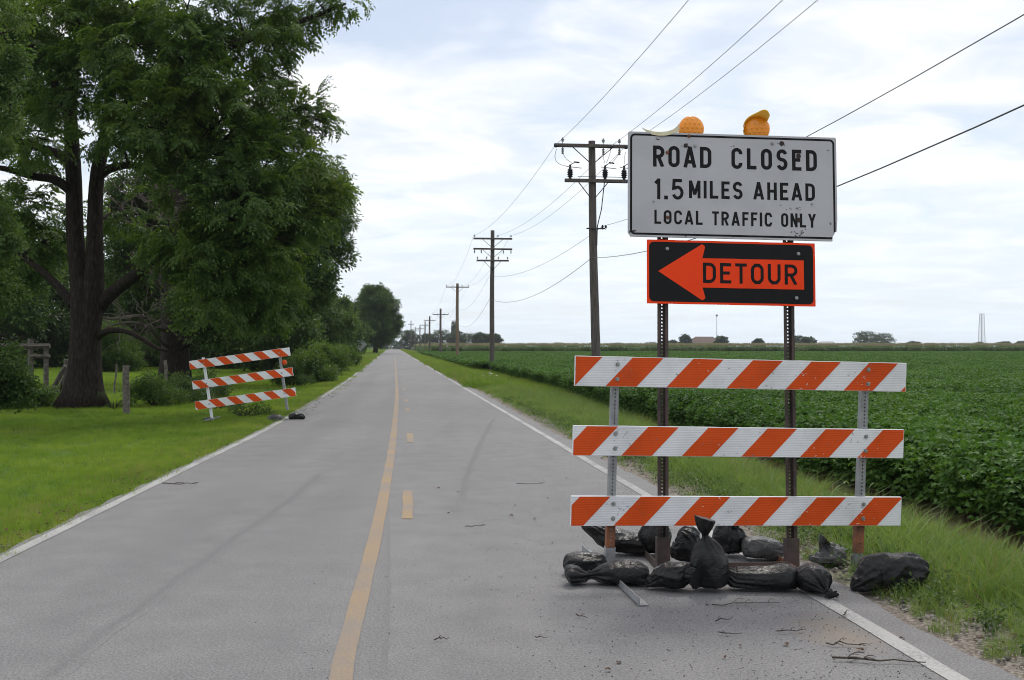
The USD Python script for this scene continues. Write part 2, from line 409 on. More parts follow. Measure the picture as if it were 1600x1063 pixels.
# broken outer edge has thickness
def skirt(f):
    v0 = np.stack([f(yr), yr, crest(yr)], 1)
    v = np.vstack([v0, v0 - [0, 0, 0.12]])
    n = len(yr); k = np.arange(n - 1)
    return tm(v, np.vstack([np.stack([k, k + 1, k + n + 1], 1), np.stack([k, k + n + 1, k + n], 1)]))
road = obj('road', cat_([road_mesh, skirt(edge_l), skirt(edge_r)]), asphalt, None, False, kind='structure')
ym = np.unique(np.r_[np.arange(-10, 40, 0.25), np.arange(40, 120, 1.0), np.arange(120, 420, 6)])
def stain_strip(fa, fb, y, lift, cols, strength):
    """a sheet of the same asphalt whose tone is darkened by a stain with soft sides"""
    me = strip(fa, fb, y, lift, len(cols))
    q = usdkit.mesh(stage, numbered('/World/road', 'crack'), me, asphalt, False)
    w = np.tile(np.asarray(cols, float), len(y)) * strength
    fade = np.repeat(np.clip(np.minimum(np.arange(len(y)), np.arange(len(y))[::-1]) / 12, 0, 1), len(cols))
    UsdGeom.PrimvarsAPI(q).CreatePrimvar('stain', Sdf.ValueTypeNames.FloatArray, 'vertex').Set(Vt.FloatArray.FromNumpy((w * fade).astype(np.float32)))


def ground_line(px):
    q = np.array([((a - CX) / F * F * EYE / (b - HY), F * EYE / (b - HY)) for a, b in px])[::-1]
    return PchipInterpolator(q[::-1][:, 1] if q[0, 1] > q[-1, 1] else q[:, 1], q[::-1][:, 0] if q[0, 1] > q[-1, 1] else q[:, 0]), q[:, 1].min(), q[:, 1].max()


fk, ya_, yb_ = ground_line([(20, 1110), (75, 1061), (185, 974), (250, 926), (370, 841), (435, 796), (470, 768), (505, 735)])
yk = np.arange(ya_, yb_, .05)
stain_strip(lambda y: fk(y) - .085 + wob(y, 41, .03, 3), lambda y: fk(y) + .07 + wob(y, 42, .03, 3) , yk, .0012, (0, .35, 1, .4, 0), .42)
fs, ya_, yb_ = ground_line([(603, 1100), (605, 1063), (610, 881), (608, 820), (605, 771)])
yk = np.arange(ya_, yb_, .05)
stain_strip(lambda y: np.minimum(MIDDLE(y) + .06, fs(y) - .02), lambda y: fs(y) + wob(y, 43, .008, 6), yk, .0012, (.25, .3, .45, .75), .42)
fr_, ya_, yb_ = ground_line([(712, 800), (735, 730), (758, 680), (775, 650)])
yk = np.arange(ya_, yb_, .1)
stain_strip(lambda y: fr_(y) - .06 + wob(y, 44, .03, 2), lambda y: fr_(y) + .06 + wob(y, 45, .03, 2), yk, .0012, (0, .8, 1, .6, 0), .4)
# wheel tracks worn a little darker
for kk, (f0, wd_) in enumerate(((1.0, .34), (2.2, .34))):
    yk = np.arange(3.5, 60, .4)
    stain_strip(lambda y: LEFT(y) + f0 - wd_ + wob(y, 60 + kk, .1, .4), lambda y: LEFT(y) + f0 + wd_ + wob(y, 62 + kk, .1, .4), yk, .0008 + .0002 * kk, (0, .8, 1, .8, 0), .16)
gap = [ym[ym < 22.6], ym[ym > 31]]
obj('edge_line', strip(lambda y: RIGHT(y) - 0.05 + wob(y, 11, .008), lambda y: RIGHT(y) + 0.055 + wob(y, 12, .008), ym, 0.004), white_paint, road, False)
for part in gap:
    obj('edge_line', strip(lambda y: LEFT(y) - 0.055 + wob(y, 13, .008), lambda y: LEFT(y) + 0.05 + wob(y, 14, .008), part, 0.004), white_paint, road, False)
yc = ym[ym < 150]
obj('centre_line', strip(lambda y: MIDDLE(y) - 0.055 + wob(y, 15, .008), lambda y: MIDDLE(y) + 0.055 + wob(y, 16, .008), yc, 0.004), yellow_paint, road, False)
dash_x = PchipInterpolator([0, 10, 17.4, 26.5, 60], [0.06, -1.02, -1.735, -2.72, -6.6])
for y0, y1 in ((9.2, 11.0), (16.5, 18.2), (24.2, 25.3), (28.3, 29.6), (36, 37.2), (45, 46.2)):
    yd = np.linspace(y0, y1, 8)
    obj('centre_dash', strip(lambda y: dash_x(y) - 0.052 + wob(y, 17, .012), lambda y: dash_x(y) + 0.052 + wob(y, 18, .012), yd, 0.004), yellow_paint, road, False)

# ------------------------------------------------------------------ shared materials
steel = plain('galvanised_steel', (0.33, 0.34, 0.35), 0.45, 0.6, 0.25, 12, 0.1, 90)
brown_steel = plain('rusty_brown_steel', (0.075, 0.05, 0.042), 0.55, 0.25, 0.4, 7, 0.15, 80, dark=(0.035, 0.028, 0.026))
rust = plain('orange_rust', (0.27, 0.10, 0.045), 0.8, 0.1, 0.4, 9, 0.3, 80, dark=(0.12, 0.05, 0.03))
bolt_mat = plain('bolt_zinc', (0.38, 0.39, 0.38), 0.4, 0.7, 0.3, 30)
hole_mat = plain('bolt_hole', (0.03, 0.02, 0.018), 0.9, 0, 0.3, 30)


def worn(name, col, under, lo, hi, rough=0.42, ribs=0.0, streak=0.25, spec=0.4):
    """sheeting: dust film, scuffs that show what is under it, fine moulded ribs"""
    col = np.array(col, float)
    nodes = {'g': ('texture_coordinate', {}), 'n1': ('noise_texture', {'scale': 3.2, 'detail': 5.0, 'roughness': 0.6}),
             'map': ('mapping', {'scale': (1.0, 1.0, 2.6)}), 'n2': ('noise_texture', {'scale': 26.0, 'detail': 6.0, 'roughness': 0.7, 'distortion': 1.2}),
             'dirt': ('rgb_ramp', {'ramp': [(0.25, col * (1 - streak)), (0.55, col), (1.0, col * 1.04)]}),
             'w': ('map_range', {'from_min': lo, 'from_max': hi, 'to_min': 0.0, 'to_max': 0.8, 'clamp': True}),
             'c': ('mix_color', {'blend_type': 'mix', 'b': under}),
             'wv': ('wave_texture', {'wave_type': 'bands', 'bands_direction': 'z', 'scale': 19.0, 'distortion': 0.0}),
             'b': ('bump', {'strength': ribs, 'distance': 0.004}),
             'p': ('principled_bsdf', {'roughness': rough, 'specular_ior_level': spec})}
    return mat(name, nodes, [('g.object', 'n1.vector'), ('g.object', 'map.vector'), ('map.vector', 'n2.vector'), ('n1.fac', 'dirt.fac'), ('n2.fac', 'w.value'), ('dirt.color', 'c.a'), ('w.result', 'c.fac'),
                             ('c.result', 'p.base_color'), ('g.object', 'wv.vector'), ('wv.fac', 'b.height'), ('b.normal', 'p.normal')], 'p.BSDF')


rail_white = worn('rail_white', (0.74, 0.75, 0.77), (0.25, 0.24, 0.23), 0.70, 0.76, ribs=0.25)
rail_orange = worn('rail_orange', (0.64, 0.08, 0.012), (0.72, 0.66, 0.6), 0.70, 0.74, ribs=0.2, spec=0.2)
sign_white = worn('sign_white', (0.43, 0.435, 0.455), (0.30, 0.28, 0.27), 0.71, 0.78, streak=0.14)
sign_orange = worn('sign_orange', (0.84, 0.058, 0.012), (0.5, 0.2, 0.1), 0.74, 0.8, streak=0.1, spec=0.12, rough=0.6)
sign_black = worn('sign_black', (0.012, 0.012, 0.013), (0.04, 0.038, 0.036), 0.66, 0.74, streak=0.2, spec=0.12, rough=0.6)
ply_edge = plain('panel_edge', (0.42, 0.42, 0.43), 0.6, 0.2, 0.35, 14)


def tilt_of(lean, roll):
    cx, sx, cy, sy = math.cos(lean), math.sin(lean), math.cos(roll), math.sin(roll)
    T = np.eye(4)
    T[:3, :3] = np.array([[1, 0, 0], [0, cx, -sx], [0, sx, cx]]) @ np.array([[cy, 0, sy], [0, 1, 0], [-sy, 0, cy]])
    return T


def lean_by(m, T):
    m = m.copy()
    m.apply_transform(T)
    return m


def perforated(w, d, h, pitch, hole, t=0.0035, z0=0.03):
    """square tube punched through front and back at even pitch, its base at z = 0"""
    a = m3.Manifold.cube([w, d, h], True) - m3.Manifold.cube([w - 2 * t, d - 2 * t, h + 1], True)
    c = m3.Manifold.cylinder(d * 2, hole / 2, hole / 2, 8, True).rotate([90, 0, 0])
    zs = np.arange(-h / 2 + z0, h / 2 - 0.015, pitch)
    return man((a - m3.Manifold.compose([c.translate([0, 0, float(z)]) for z in zs])).translate([0, 0, h / 2]))


def bolt(x, z, y, r=0.014):
    """washer and hexagon head facing -y"""
    b = cat_([trimesh.creation.cylinder(r, 0.003, sections=16), moved(trimesh.creation.cylinder(r * 0.58, 0.009, sections=6), (0, 0, 0.005))])
    return moved(b, (x, y - 0.0015, z), rx=math.pi / 2)


def stripes(L, h, x_first, period, width, slope, n=14):
    """slanting bands clipped to a board L x h with its middle at x = 0"""
    board = sg.box(-L / 2 + 0.004, 0.003, L / 2 - 0.004, h - 0.003)
    out = []
    for k in range(-3, n):
        x = x_first + k * period
        s = board.intersection(sg.Polygon([(x, 0), (x + width, 0), (x + width + slope * h, h), (x + slope * h, h)]))
        if s.area > 2e-4:
            out.append(s)
    return out

# ------------------------------------------------------------------ the near barricade
LB, HB = 2.377, 0.2031
scuff_mat = plain('scuff_grey', (0.22, 0.21, 0.205), 0.7, 0, 0.3, 20)
T = tilt_of(0.0293, 0.0232)
bar = thing('barricade', 'large orange and white striped three-rail barricade standing in front of the road closed sign', 'barricade', (1.5614, 7.0957, 0), 0.1379, 'road closure barricades')
rails = ((1.2613, -0.978, 0.4252, 0.2145, 0.93, 'top rail'), (0.7914, -0.855, 0.4246, 0.213, 0.93, 'middle rail'), (0.3139, -0.894, 0.4223, 0.212, 0.93, 'bottom rail'))
for zb, x0, per, wid, sl, nm in rails:
    r = obj('rail', lean_by(rbox(-LB / 2, LB / 2, -0.0125, 0.0125, zb, zb + HB, 0.002), T), rail_white, bar, False)
    for s in stripes(LB, HB, x0, per, wid, sl):
        obj('stripe', lean_by(slab(affinity.translate(s, 0, zb), -0.0137, 0.0008), T), rail_orange, r, False)
    nicks, scuffs = [], []
    for cx_, cz_, n_, sx__, dest in ((.42, .1, 11, .05, nicks), (.88, .06, 9, .05, nicks), (-.2, .16, 4, .2, nicks), (.6, .05, 5, .1, nicks), (-.82, .12, 12, .06, scuffs), (.1, .03, 8, .12, scuffs), (.75, .12, 7, .1, scuffs), (-.4, .1, 6, .3, scuffs)):
        for _ in range(n_):
            e = affinity.rotate(affinity.scale(sg.Point(cx_ + RNG.normal(0, sx__), np.clip(cz_ + RNG.normal(0, .045), .012, HB - .012)).buffer(.0028, quad_segs=2), RNG.uniform(.6, 4), RNG.uniform(.4, .8)), RNG.uniform(-70, 70))
            dest.append(affinity.translate(e, 0, zb))
    obj('nicks', lean_by(cat_([slab(e, -0.0146, 0.0008) for e in nicks]), T), rail_white, r, False, kind='stuff')
    obj('scuffs', lean_by(cat_([slab(e, -0.0146, 0.0008) for e in scuffs]), T), scuff_mat, r, False, kind='stuff')
    for bx in (-0.9, 0.9):
        for bz in (0.052, 0.152):
            obj('bolt', lean_by(bolt(bx + 0.004, zb + bz, -0.0139, 0.0145), T), bolt_mat, r, 30)
for px_, foot in ((-0.9, -0.01), (0.9, -0.08)):
    pm = perforated(0.051, 0.051, 1.45 - foot, 0.0254, 0.012)
    obj('post', lean_by(moved(pm, (px_, 0.039, foot)), T), steel, bar, False)
    sl_ = perforated(0.058, 0.058, 0.37, 0.0254, 0.0125, z0=0.02)
    obj('rusty_sleeve', lean_by(moved(sl_, (px_, 0.039, 0.115)), T), rust, bar, False, label='rust orange lower length of the post')
    obj('socket', lean_by(moved(perforated(0.066, 0.066, 0.17, 0.2, 0.012), (px_, 0.039, foot)), T), steel, bar, False)
    fz = -0.045 if px_ > 0 else 0.0
    a1 = rbox(px_ - 0.03, px_ + 0.03, -0.86, 0.8, fz + 0.004, fz + 0.009, 0.001)
    a2 = rbox(px_ - 0.03, px_ - 0.024, -0.86, 0.8, fz + 0.009, fz + 0.05, 0.001)
    obj('foot', cat_([a1, a2]), steel, bar, False)

# ------------------------------------------------------------------ lettering: even strokes with flat ends
def arc(cx, cz, rx, rz, a0, a1, n=14):
    a = np.radians(np.linspace(a0, a1, n))
    return list(zip(cx + rx * np.cos(a), cz + rz * np.sin(a)))


def glyph(ch, w, h, t):
    l, r, b, u = t / 2, w - t / 2, t / 2, h - t / 2
    mz = h * 0.5
    cw = w / 2
    rr = min((r - l) / 2, h * 0.26)
    S = []
    full = lambda: arc(r - rr, u - rr, rr, rr, 0, 90) + arc(l + rr, u - rr, rr, rr, 90, 180) + arc(l + rr, b + rr, rr, rr, 180, 270) + arc(r - rr, b + rr, rr, rr, 270, 360)
    if ch == 'O':
        S.append(full() + [full()[0]])
    elif ch == 'C':
        S.append([(r, u - rr - h * .03)] + arc(r - rr, u - rr, rr, rr, 0, 90) + arc(l + rr, u - rr, rr, rr, 90, 180) + arc(l + rr, b + rr, rr, rr, 180, 270) + arc(r - rr, b + rr, rr, rr, 270, 360) + [(r, b + rr + h * .03)])
    elif ch == 'D':
        q = rr * 1.05
        S.append([(l, b), (l, u)] + arc(r - q, u - q, q, q, 90, 0) + arc(r - q, b + q, q, q, 0, -90) + [(l, b), (l, u)])
    elif ch == 'U':
        S.append([(l, h)] + arc(l + rr, b + rr, rr, rr, 180, 270) + arc(r - rr, b + rr, rr, rr, 270, 360) + [(r, h)])
    elif ch == 'R':
        q = (u - mz * 0.96) / 2
        S.append([(l, 0), (l, u)] + arc(r - q, u - q, q, q, 90, -90) + [(l, mz * 0.96)])
        S.append([(cw - t * .1, mz * 0.96), (w - t * .55, 0)])
    elif ch == 'S':
        q = (u - b) / 4
        S.append(arc(cw, u - q, (r - l) / 2, q, 18, 270, 22) + arc(cw, b + q, (r - l) / 2, q, 90, -162, 22))
    elif ch == '5':
        q = (u - b) * 0.31
        S.append([(r, u), (l + t * .25, u), (l + t * .1, b + 1.78 * q)] + arc(cw, b + q, (r - l) / 2, q, 125, -160, 26))
    elif ch == '1':
        S.append([(r, 0), (r, h)])
        S.append([(r, h - t * .4), (0, h - t * 1.55)])
    elif ch == '.':
        return sg.box(0, 0, w, w)
    elif ch == 'I':
        S.append([(l, 0), (l, h)])
    elif ch == 'L':
        S.append([(l, h), (l, b), (w, b)])
    elif ch == 'T':
        S.append([(0, u), (w, u)]); S.append([(cw, 0), (cw, u)])
    elif ch == 'H':
        S += [[(l, 0), (l, h)], [(r, 0), (r, h)], [(l, mz), (r, mz)]]
    elif ch in 'EF':
        S += [[(l, 0), (l, h)], [(l, u), (w, u)], [(l, mz * 1.02), (w * .88, mz * 1.02)]]
        if ch == 'E':
            S.append([(l, b), (w, b)])
    elif ch == 'A':
        S += [[(l * .95, 0), (cw, h)], [(r + l * .05, 0), (cw, h)], [(w * .24, h * .27), (w * .76, h * .27)]]
    elif ch == 'M':
        S += [[(l, 0), (l, h)], [(r, 0), (r, h)], [(l, h), (cw, h * .2)], [(r, h), (cw, h * .2)]]
    elif ch == 'N':
        S += [[(l, 0), (l, h)], [(r, 0), (r, h)], [(l, h - t * .2), (r, t * .2)]]
    elif ch == 'Y':
        S += [[(l * .9, h), (cw, mz * .85)], [(r + l * .1, h), (cw, mz * .85)], [(cw, 0), (cw, mz)]]
    g = unary_union([sg.LineString(s).buffer(t / 2, cap_style='flat', join_style='mitre', mitre_limit=2.0) for s in S])
    return g.intersection(sg.box(-0.01, 0, w + 0.01, h))


WIDE = {'I': 0.22, '1': 0.42, '.': 0.23, 'M': 1.18, 'A': 1.12, 'L': 0.86, 'E': 0.86, 'F': 0.84, 'T': 0.9, 'Y': 1.08}


def word(text, x0, x1, z0, h, stroke=0.165, space=0.36):
    """a word fitted between x0 and x1, capitals from z0 up"""
    t = h * stroke
    ws = np.array([WIDE.get(c, 1.0) for c in text])
    fixed = np.array([c in 'I.' for c in text])
    room = (x1 - x0) - t * np.sum(fixed * np.where(np.array(list(text)) == '.', 1.2, 1.0))
    unit = room / (ws[~fixed].sum() + space * (len(text) - 1))
    x, out = x0, []
    for c, w, f in zip(text, ws, fixed):
        ww = (t * 1.2 if c == '.' else t) if f else w * unit
        out.append(affinity.translate(glyph(c, ww, h, t), x, z0))
        x += ww + space * unit
    return out

# ------------------------------------------------------------------ the road closed sign on its stand
TS = tilt_of(-0.0858, 0.0168)
sign = thing('road_sign', 'white road closed sign over an orange detour arrow on two brown punched posts', 'road sign', (1.4943, 7.1205, 0), 0.0677)
XO, ZB, W1, H1 = 0.0638, 2.3314, 1.524, 0.762
outline = round_rect(XO - W1 / 2, XO + W1 / 2, ZB, ZB + H1, 0.012)
nick = sg.Polygon([(XO + W1 / 2 - .04, ZB - .02), (XO + W1 / 2 - .036, ZB + .035), (XO + W1 / 2 - .024, ZB + .05), (XO + W1 / 2 - .022, ZB + .062), (XO + W1 / 2 - .006, ZB + .07), (XO + W1 / 2 - .001, ZB + .16), (XO + W1 / 2 + .03, ZB + .16), (XO + W1 / 2 + .03, ZB - .02)])
nick2 = sg.Polygon([(XO - W1 / 2 - .02, ZB - .02), (XO - W1 / 2 - .02, ZB + .03), (XO - W1 / 2 + .004, ZB + .024), (XO - W1 / 2 + .016, ZB + .006), (XO - W1 / 2 + .02, ZB - .02)])
outline = outline.difference(nick).difference(nick2)
panel = obj('closed_panel', lean_by(slab(outline, -0.008, 0.008), TS), sign_white, sign, False)
obj('panel_back', lean_by(slab(outline.buffer(-0.001), 0.0, 0.012), TS), ply_edge, sign, False)
ring = round_rect(XO - W1 / 2 + .014, XO + W1 / 2 - .014, ZB + .014, ZB + H1 - .014, .036)
ring = ring.difference(ring.buffer(-0.0145)).intersection(outline.buffer(-0.004))
obj('border', lean_by(slab(ring, -0.0088, 0.0008), TS), sign_black, panel, False)
top = ZB + H1
for name, words in (('first_line', (('ROAD', -.582, -.158, .252, .154), ('CLOSED', -.012, .617, .252, .154))),
                    ('second_line', (('1.5', -.566, -.362, .488, .150), ('MILES', -.322, .068, .474, .128), ('AHEAD', .146, .599, .472, .128))),
                    ('third_line', (('LOCAL', -.573, -.224, .667, .101), ('TRAFFIC', -.155, .282, .667, .101), ('ONLY', .348, .603, .667, .101)))):
    gl = []
    for txt, a, b_, dz, hh in words:
        gl += word(txt, XO + a, XO + b_, top - dz, hh, 0.168 if txt != '1.5' else 0.15, 0.42 if txt == 'CLOSED' else 0.33)
    for q in gl:
        obj('letter', lean_by(slab(q, -0.0088, 0.0008), TS), sign_black, panel, False)
zp = lambda zx, zy: ((zx - 576) / 1023 * 1.524 + XO, top - (zy - (142 + (zx - 65) * .0293)) / 508 * .762)
for zx, zy, kind in ((360, 165, 1), (390, 212, 0), (770, 200, 0), (255, 245, 1), (255, 560, 1), (962, 498, 0), (188, 482, 0)):
    x, z = zp(zx, zy)
    obj('bolt', lean_by(bolt(x, z, -0.009, 0.0125 if zx not in (962, 188) else 0.006), TS), rust if kind else bolt_mat, panel, 30)
for zx, zy in ((345, 212), (818, 201), (900, 262), (897, 577)):
    x, z = zp(zx, zy)
    blot = sg.Point(x, z).buffer(0.017, quad_segs=5)
    blot = sg.Polygon([(a + RNG.normal(0, .0025), b_ + RNG.normal(0, .0025)) for a, b_ in blot.exterior.coords[:-1]])
    obj('torn_hole', lean_by(slab(blot, -0.0092, 0.0012), TS), hole_mat, panel, False)
# chips and scuffs in the face
chips = []
for zx, zy, n, sp in ((880, 520, 9, 30), (900, 640, 12, 18), (350, 220, 6, 14), (815, 205, 6, 12), (1050, 232, 2, 6), (80, 625, 14, 10), (580, 218, 3, 5), (205, 180, 3, 5), (350, 655, 5, 6), (1075, 600, 8, 10), (800, 655, 2, 5), (575, 655, 3, 5)):
    for _ in range(n):
        x, z = zp(zx + RNG.normal(0, sp), zy + RNG.normal(0, sp * .5))
        e = affinity.rotate(affinity.scale(sg.Point(x, z).buffer(.004, quad_segs=2), RNG.uniform(.7, 2.4), RNG.uniform(.4, .9)), RNG.uniform(-50, 50))
        if outline.buffer(-.004).contains(e):
            chips.append(e)
obj('chips', lean_by(cat_([slab(q, -0.0095, 0.0006) for q in chips if True]), TS), hole_mat, panel, False, kind='stuff')
XD, ZD, W2, H2 = 0.0476, 1.8555, 1.219, 0.457
det = obj('detour_panel', lean_by(slab(round_rect(XD - W2 / 2, XD + W2 / 2, ZD, ZD + H2, .004), -0.006, 0.006), TS), sign_orange, sign, False)
obj('detour_back', lean_by(slab(round_rect(XD - W2 / 2 + .001, XD + W2 / 2 - .001, ZD + .001, ZD + H2 - .001, .004), 0.0, 0.004), TS), ply_edge, sign, False)
obj('black_field', lean_by(slab(round_rect(XD - W2 / 2 + .015, XD + W2 / 2 - .015, ZD + .015, ZD + H2 - .015, .034), -0.0068, 0.0008), TS), sign_black, det, False)
kx, cz = 0.001487, ZD + H2 / 2 - .003
head = sg.Polygon([(-356, 4), (-143, 139), (-128, 128), (-142, 71), (354, 71), (354, -71), (-142, -71), (-128, -122), (-143, -133)])
head = head.buffer(-7, join_style='mitre').buffer(7, quad_segs=6).union(sg.Polygon([(-356, 4), (-300, 39), (-300, -31)])).union(sg.box(300, -71, 354, 71))
obj('arrow', lean_by(slab(affinity.translate(affinity.scale(head, kx, kx, origin=(0, 0)), XD, cz), -0.0076, 0.0008), TS), sign_orange, det, False)
for q in word('DETOUR', XD - .207, XD + .479, cz - .072, .146, 0.155, 0.32):
    obj('letter', lean_by(slab(q, -0.0084, 0.0008), TS), sign_black, det, False)
for zx, zy, q in ((256, 723, 1), (896, 733, 1), (884, 948, 1)):
    obj('bolt', lean_by(bolt((zx - 568) * kx + XD, cz + (836 - zy) * kx, -0.008, 0.0125), TS), bolt_mat, det, 30)
# U-channel posts with a row of holes
def u_post(h, z0):
    w, d, t = 0.078, 0.036, 0.004
    cs = [(-w / 2, 0), (-w / 2 + .021, 0), (-w / 2 + .026, d - t), (w / 2 - .026, d - t), (w / 2 - .021, 0), (w / 2, 0), (w / 2, t), (w / 2 - .018, t), (w / 2 - .0235, d), (-w / 2 + .0235, d), (-w / 2 + .018, t), (-w / 2, t)]
    a = m3.CrossSection([np.array(cs)]).extrude(h)
    c = m3.Manifold.cylinder(0.2, 0.0063, 0.0063, 8, True).rotate([90, 0, 0])
    return man((a - m3.Manifold.compose([c.translate([0, 0, float(z)]) for z in np.arange(0.03, h, 0.0254)])).translate([0, 0, z0]))
for sx in (-0.457, 0.457):
    obj('post', lean_by(moved(u_post(3.0, 0.02), (sx + .012, 0.013, 0)), TS), brown_steel, sign, False)
    slv = m3.Manifold.cube([.092, .07, .21], True) - m3.Manifold.cube([.08, .058, .4], True)
    obj('sleeve', lean_by(moved(man(slv), (sx + .012, 0.03, .115)), TS), brown_steel, sign, False)
    sk = cat_([rbox(sx - .03, sx + .03, -0.18, 1.05, 0.004, 0.01, .001), rbox(sx - .03, sx - .024, -0.18, 1.05, 0.01, 0.055, .001)])
    obj('skid', sk, rust if sx > 0 else brown_steel, sign, False)
obj('cross_bar', cat_([rbox(-.5, .5, -0.05, 0.0, 0.012, 0.018, .001), rbox(-.5, .5, -0.05, -0.044, 0.018, 0.06, .001)]), brown_steel, sign, False)
# warning lights on the top edge
amber = mat('amber_lens', {'p': ('principled_bsdf', {'base_color': (0.74, 0.25, 0.010), 'roughness': 0.22, 'subsurface_weight': 0.15, 'subsurface_radius': (0.02, 0.008, 0.002), 'coat_weight': 0.3})}, [], 'p.BSDF')
visor_mat = mat('yellow_visor', {'g': ('texture_coordinate', {}), 'n': ('noise_texture', {'scale': 9.0, 'detail': 4.0}), 'r': ('rgb_ramp', {'ramp': [(0.35, (0.85, 0.68, 0.08)), (0.6, (0.85, 0.74, 0.3))]}),
                                 'p': ('principled_bsdf', {'roughness': 0.45}), 't': ('translucent_bsdf', {'color': (0.8, 0.55, 0.05)}), 'x': ('mix_closure', {'fac': 0.35})},
                [('g.object', 'n.vector'), ('n.fac', 'r.fac'), ('r.color', 'p.base_color'), ('p.BSDF', 'x.closure1'), ('t.BSDF', 'x.closure2')], 'x.closure')
cream = plain('faded_visor', (0.74, 0.68, 0.46), 0.6, 0, 0.2, 10)


def lens_mesh(R):
    prof = [(0, 0.030), (R * .35, 0.028), (R * .7, 0.021), (R * .93, 0.009), (R, 0.0), (R, -0.028), (R * .9, -0.034), (0, -0.034)]
    m = lathe(prof[::-1], 36, 'z')
    dots = []
    for i in range(-4, 5):
        for j in range(-4, 5):
            x, y = (i + .5 * (j % 2)) * R * .36, j * R * .32
            if math.hypot(x, y) < R * .86:
                s = trimesh.creation.icosphere(1, R * .10)
                s.vertices[:, 2] *= 0.45
                s.apply_translation([x, y, 0.0295 - 0.022 * (math.hypot(x, y) / R) ** 2.2])
                dots.append(s)
    return m, cat_(dots)


for n, (lx, lz, ry) in enumerate(((-0.225, top + .052, 0.0), (0.262, top + .068, 0.25))):
    m, dots = lens_mesh(0.093)
    R90 = lambda q: lean_by(moved(moved(q, (0, 0, 0), rx=math.pi / 2, rz=-ry), (lx, 0.045 if not n else 0.06, lz)), TS)
    ln = obj('warning_light', R90(m), amber, sign, 40, label=('amber warning light with its yellow visor torn off to the left', 'amber warning light under a bent yellow visor')[n])
    obj('lens_bumps', R90(dots), amber, ln, True)
    obj('bracket', lean_by(moved(rbox(-.02, .02, 0.0, .03, -.17, 0.0), (lx, .05, lz)), TS), brown_steel, sign, False)
    if n:
        a = np.linspace(math.radians(38), math.radians(208), 26)
        v, R = [], 0.098
        for k_, aa in enumerate(a):
            dep = 0.035 + 0.075 * math.exp(-((aa - 1.05) / .55) ** 2)
            lift = 1.02 + 0.24 * math.exp(-((aa - .95) / .42) ** 2)
            v += [(R * math.cos(aa), R * math.sin(aa), -0.02), (R * lift * math.cos(aa + .02), R * lift * math.sin(aa), dep)]
        v = np.array(v); v2 = v * [0.97, 0.97, 1]
        k_ = np.arange(len(a) - 1) * 2
        f = np.vstack([np.stack([k_, k_ + 1, k_ + 3], 1), np.stack([k_, k_ + 3, k_ + 2], 1)])
        shell = tm(np.vstack([v, v2]), np.vstack([f, f[:, ::-1] + len(v)]))
        obj('visor', R90(shell), visor_mat, ln, True)
    else:
        c = curve([(-.095, 0.0, 0.02), (-.15, -.045, .05), (-.24, -.066, .06), (-.31, -.055, .05), (-.37, -.018, .035)], 18)
        wv = np.interp(np.linspace(0, 1, 18), [0, .25, .8, 1], [.03, .016, .012, .002])
        v = np.vstack([c + np.stack([0 * wv, wv, 0 * wv], 1), c - np.stack([0 * wv, wv, 0 * wv], 1), c + np.stack([0 * wv, wv, 0 * wv + .003], 1), c - np.stack([0 * wv, wv, 0 * wv - .003], 1)])
        k_ = np.arange(17)
        f = np.vstack([np.stack([k_, k_ + 1, k_ + 19], 1), np.stack([k_, k_ + 19, k_ + 18], 1)])
        obj('torn_visor', R90(tm(v, np.vstack([f, f[:, ::-1] + 36]))), cream, ln, True)

# ------------------------------------------------------------------ the far barricade on the left verge
T2 = tilt_of(0.0178, -0.1375)
L2, H2b = 2.129, 0.179
bar2 = thing('barricade', 'smaller tilted orange and white barricade on the grass by the left road edge', 'barricade', (-5.613, 21.715, 0.1825), 0.0346, 'road closure barricades')
for zb, x0 in ((1.0245, -1.108), (0.596, -1.29), (0.161, -1.006)):
    r = obj('rail', lean_by(rbox(-L2 / 2, L2 / 2, -0.0125, 0.0125, zb, zb + H2b, 0.002), T2), rail_white, bar2, False)
    for s in stripes(L2, H2b, x0, 0.39, 0.195, -0.95):
        obj('stripe', lean_by(slab(affinity.translate(s, 0, zb), -0.0137, 0.0008), T2), rail_orange, r, False)
    for bx in (-.77, .83):
        obj('bolt', lean_by(bolt(bx, zb + .09, -0.0139, 0.016), T2), bolt_mat, r, 30)
for bx, z0, z1 in ((-.77, -0.29, 1.24), (.83, -.11, 1.21)):
    obj('post', lean_by(moved(perforated(.05, .05, z1 - z0, .0508, .012), (bx, .04, z0)), T2), rail_white if bx < 0 else steel, bar2, False)
    obj('foot', rbox(bx * .99 - .03 + (.02 if bx > 0 else .03), bx * .99 + .03 + (.02 if bx > 0 else .03), -.55, .6, -.18, -.165, .001), steel, bar2, False)
obj('warning_light', lean_by(moved(lens_mesh(0.055)[0], (.90, .06, .90), rx=math.pi / 2), T2), rail_orange, bar2, 40, label='small red-orange warning light hanging behind the right end')

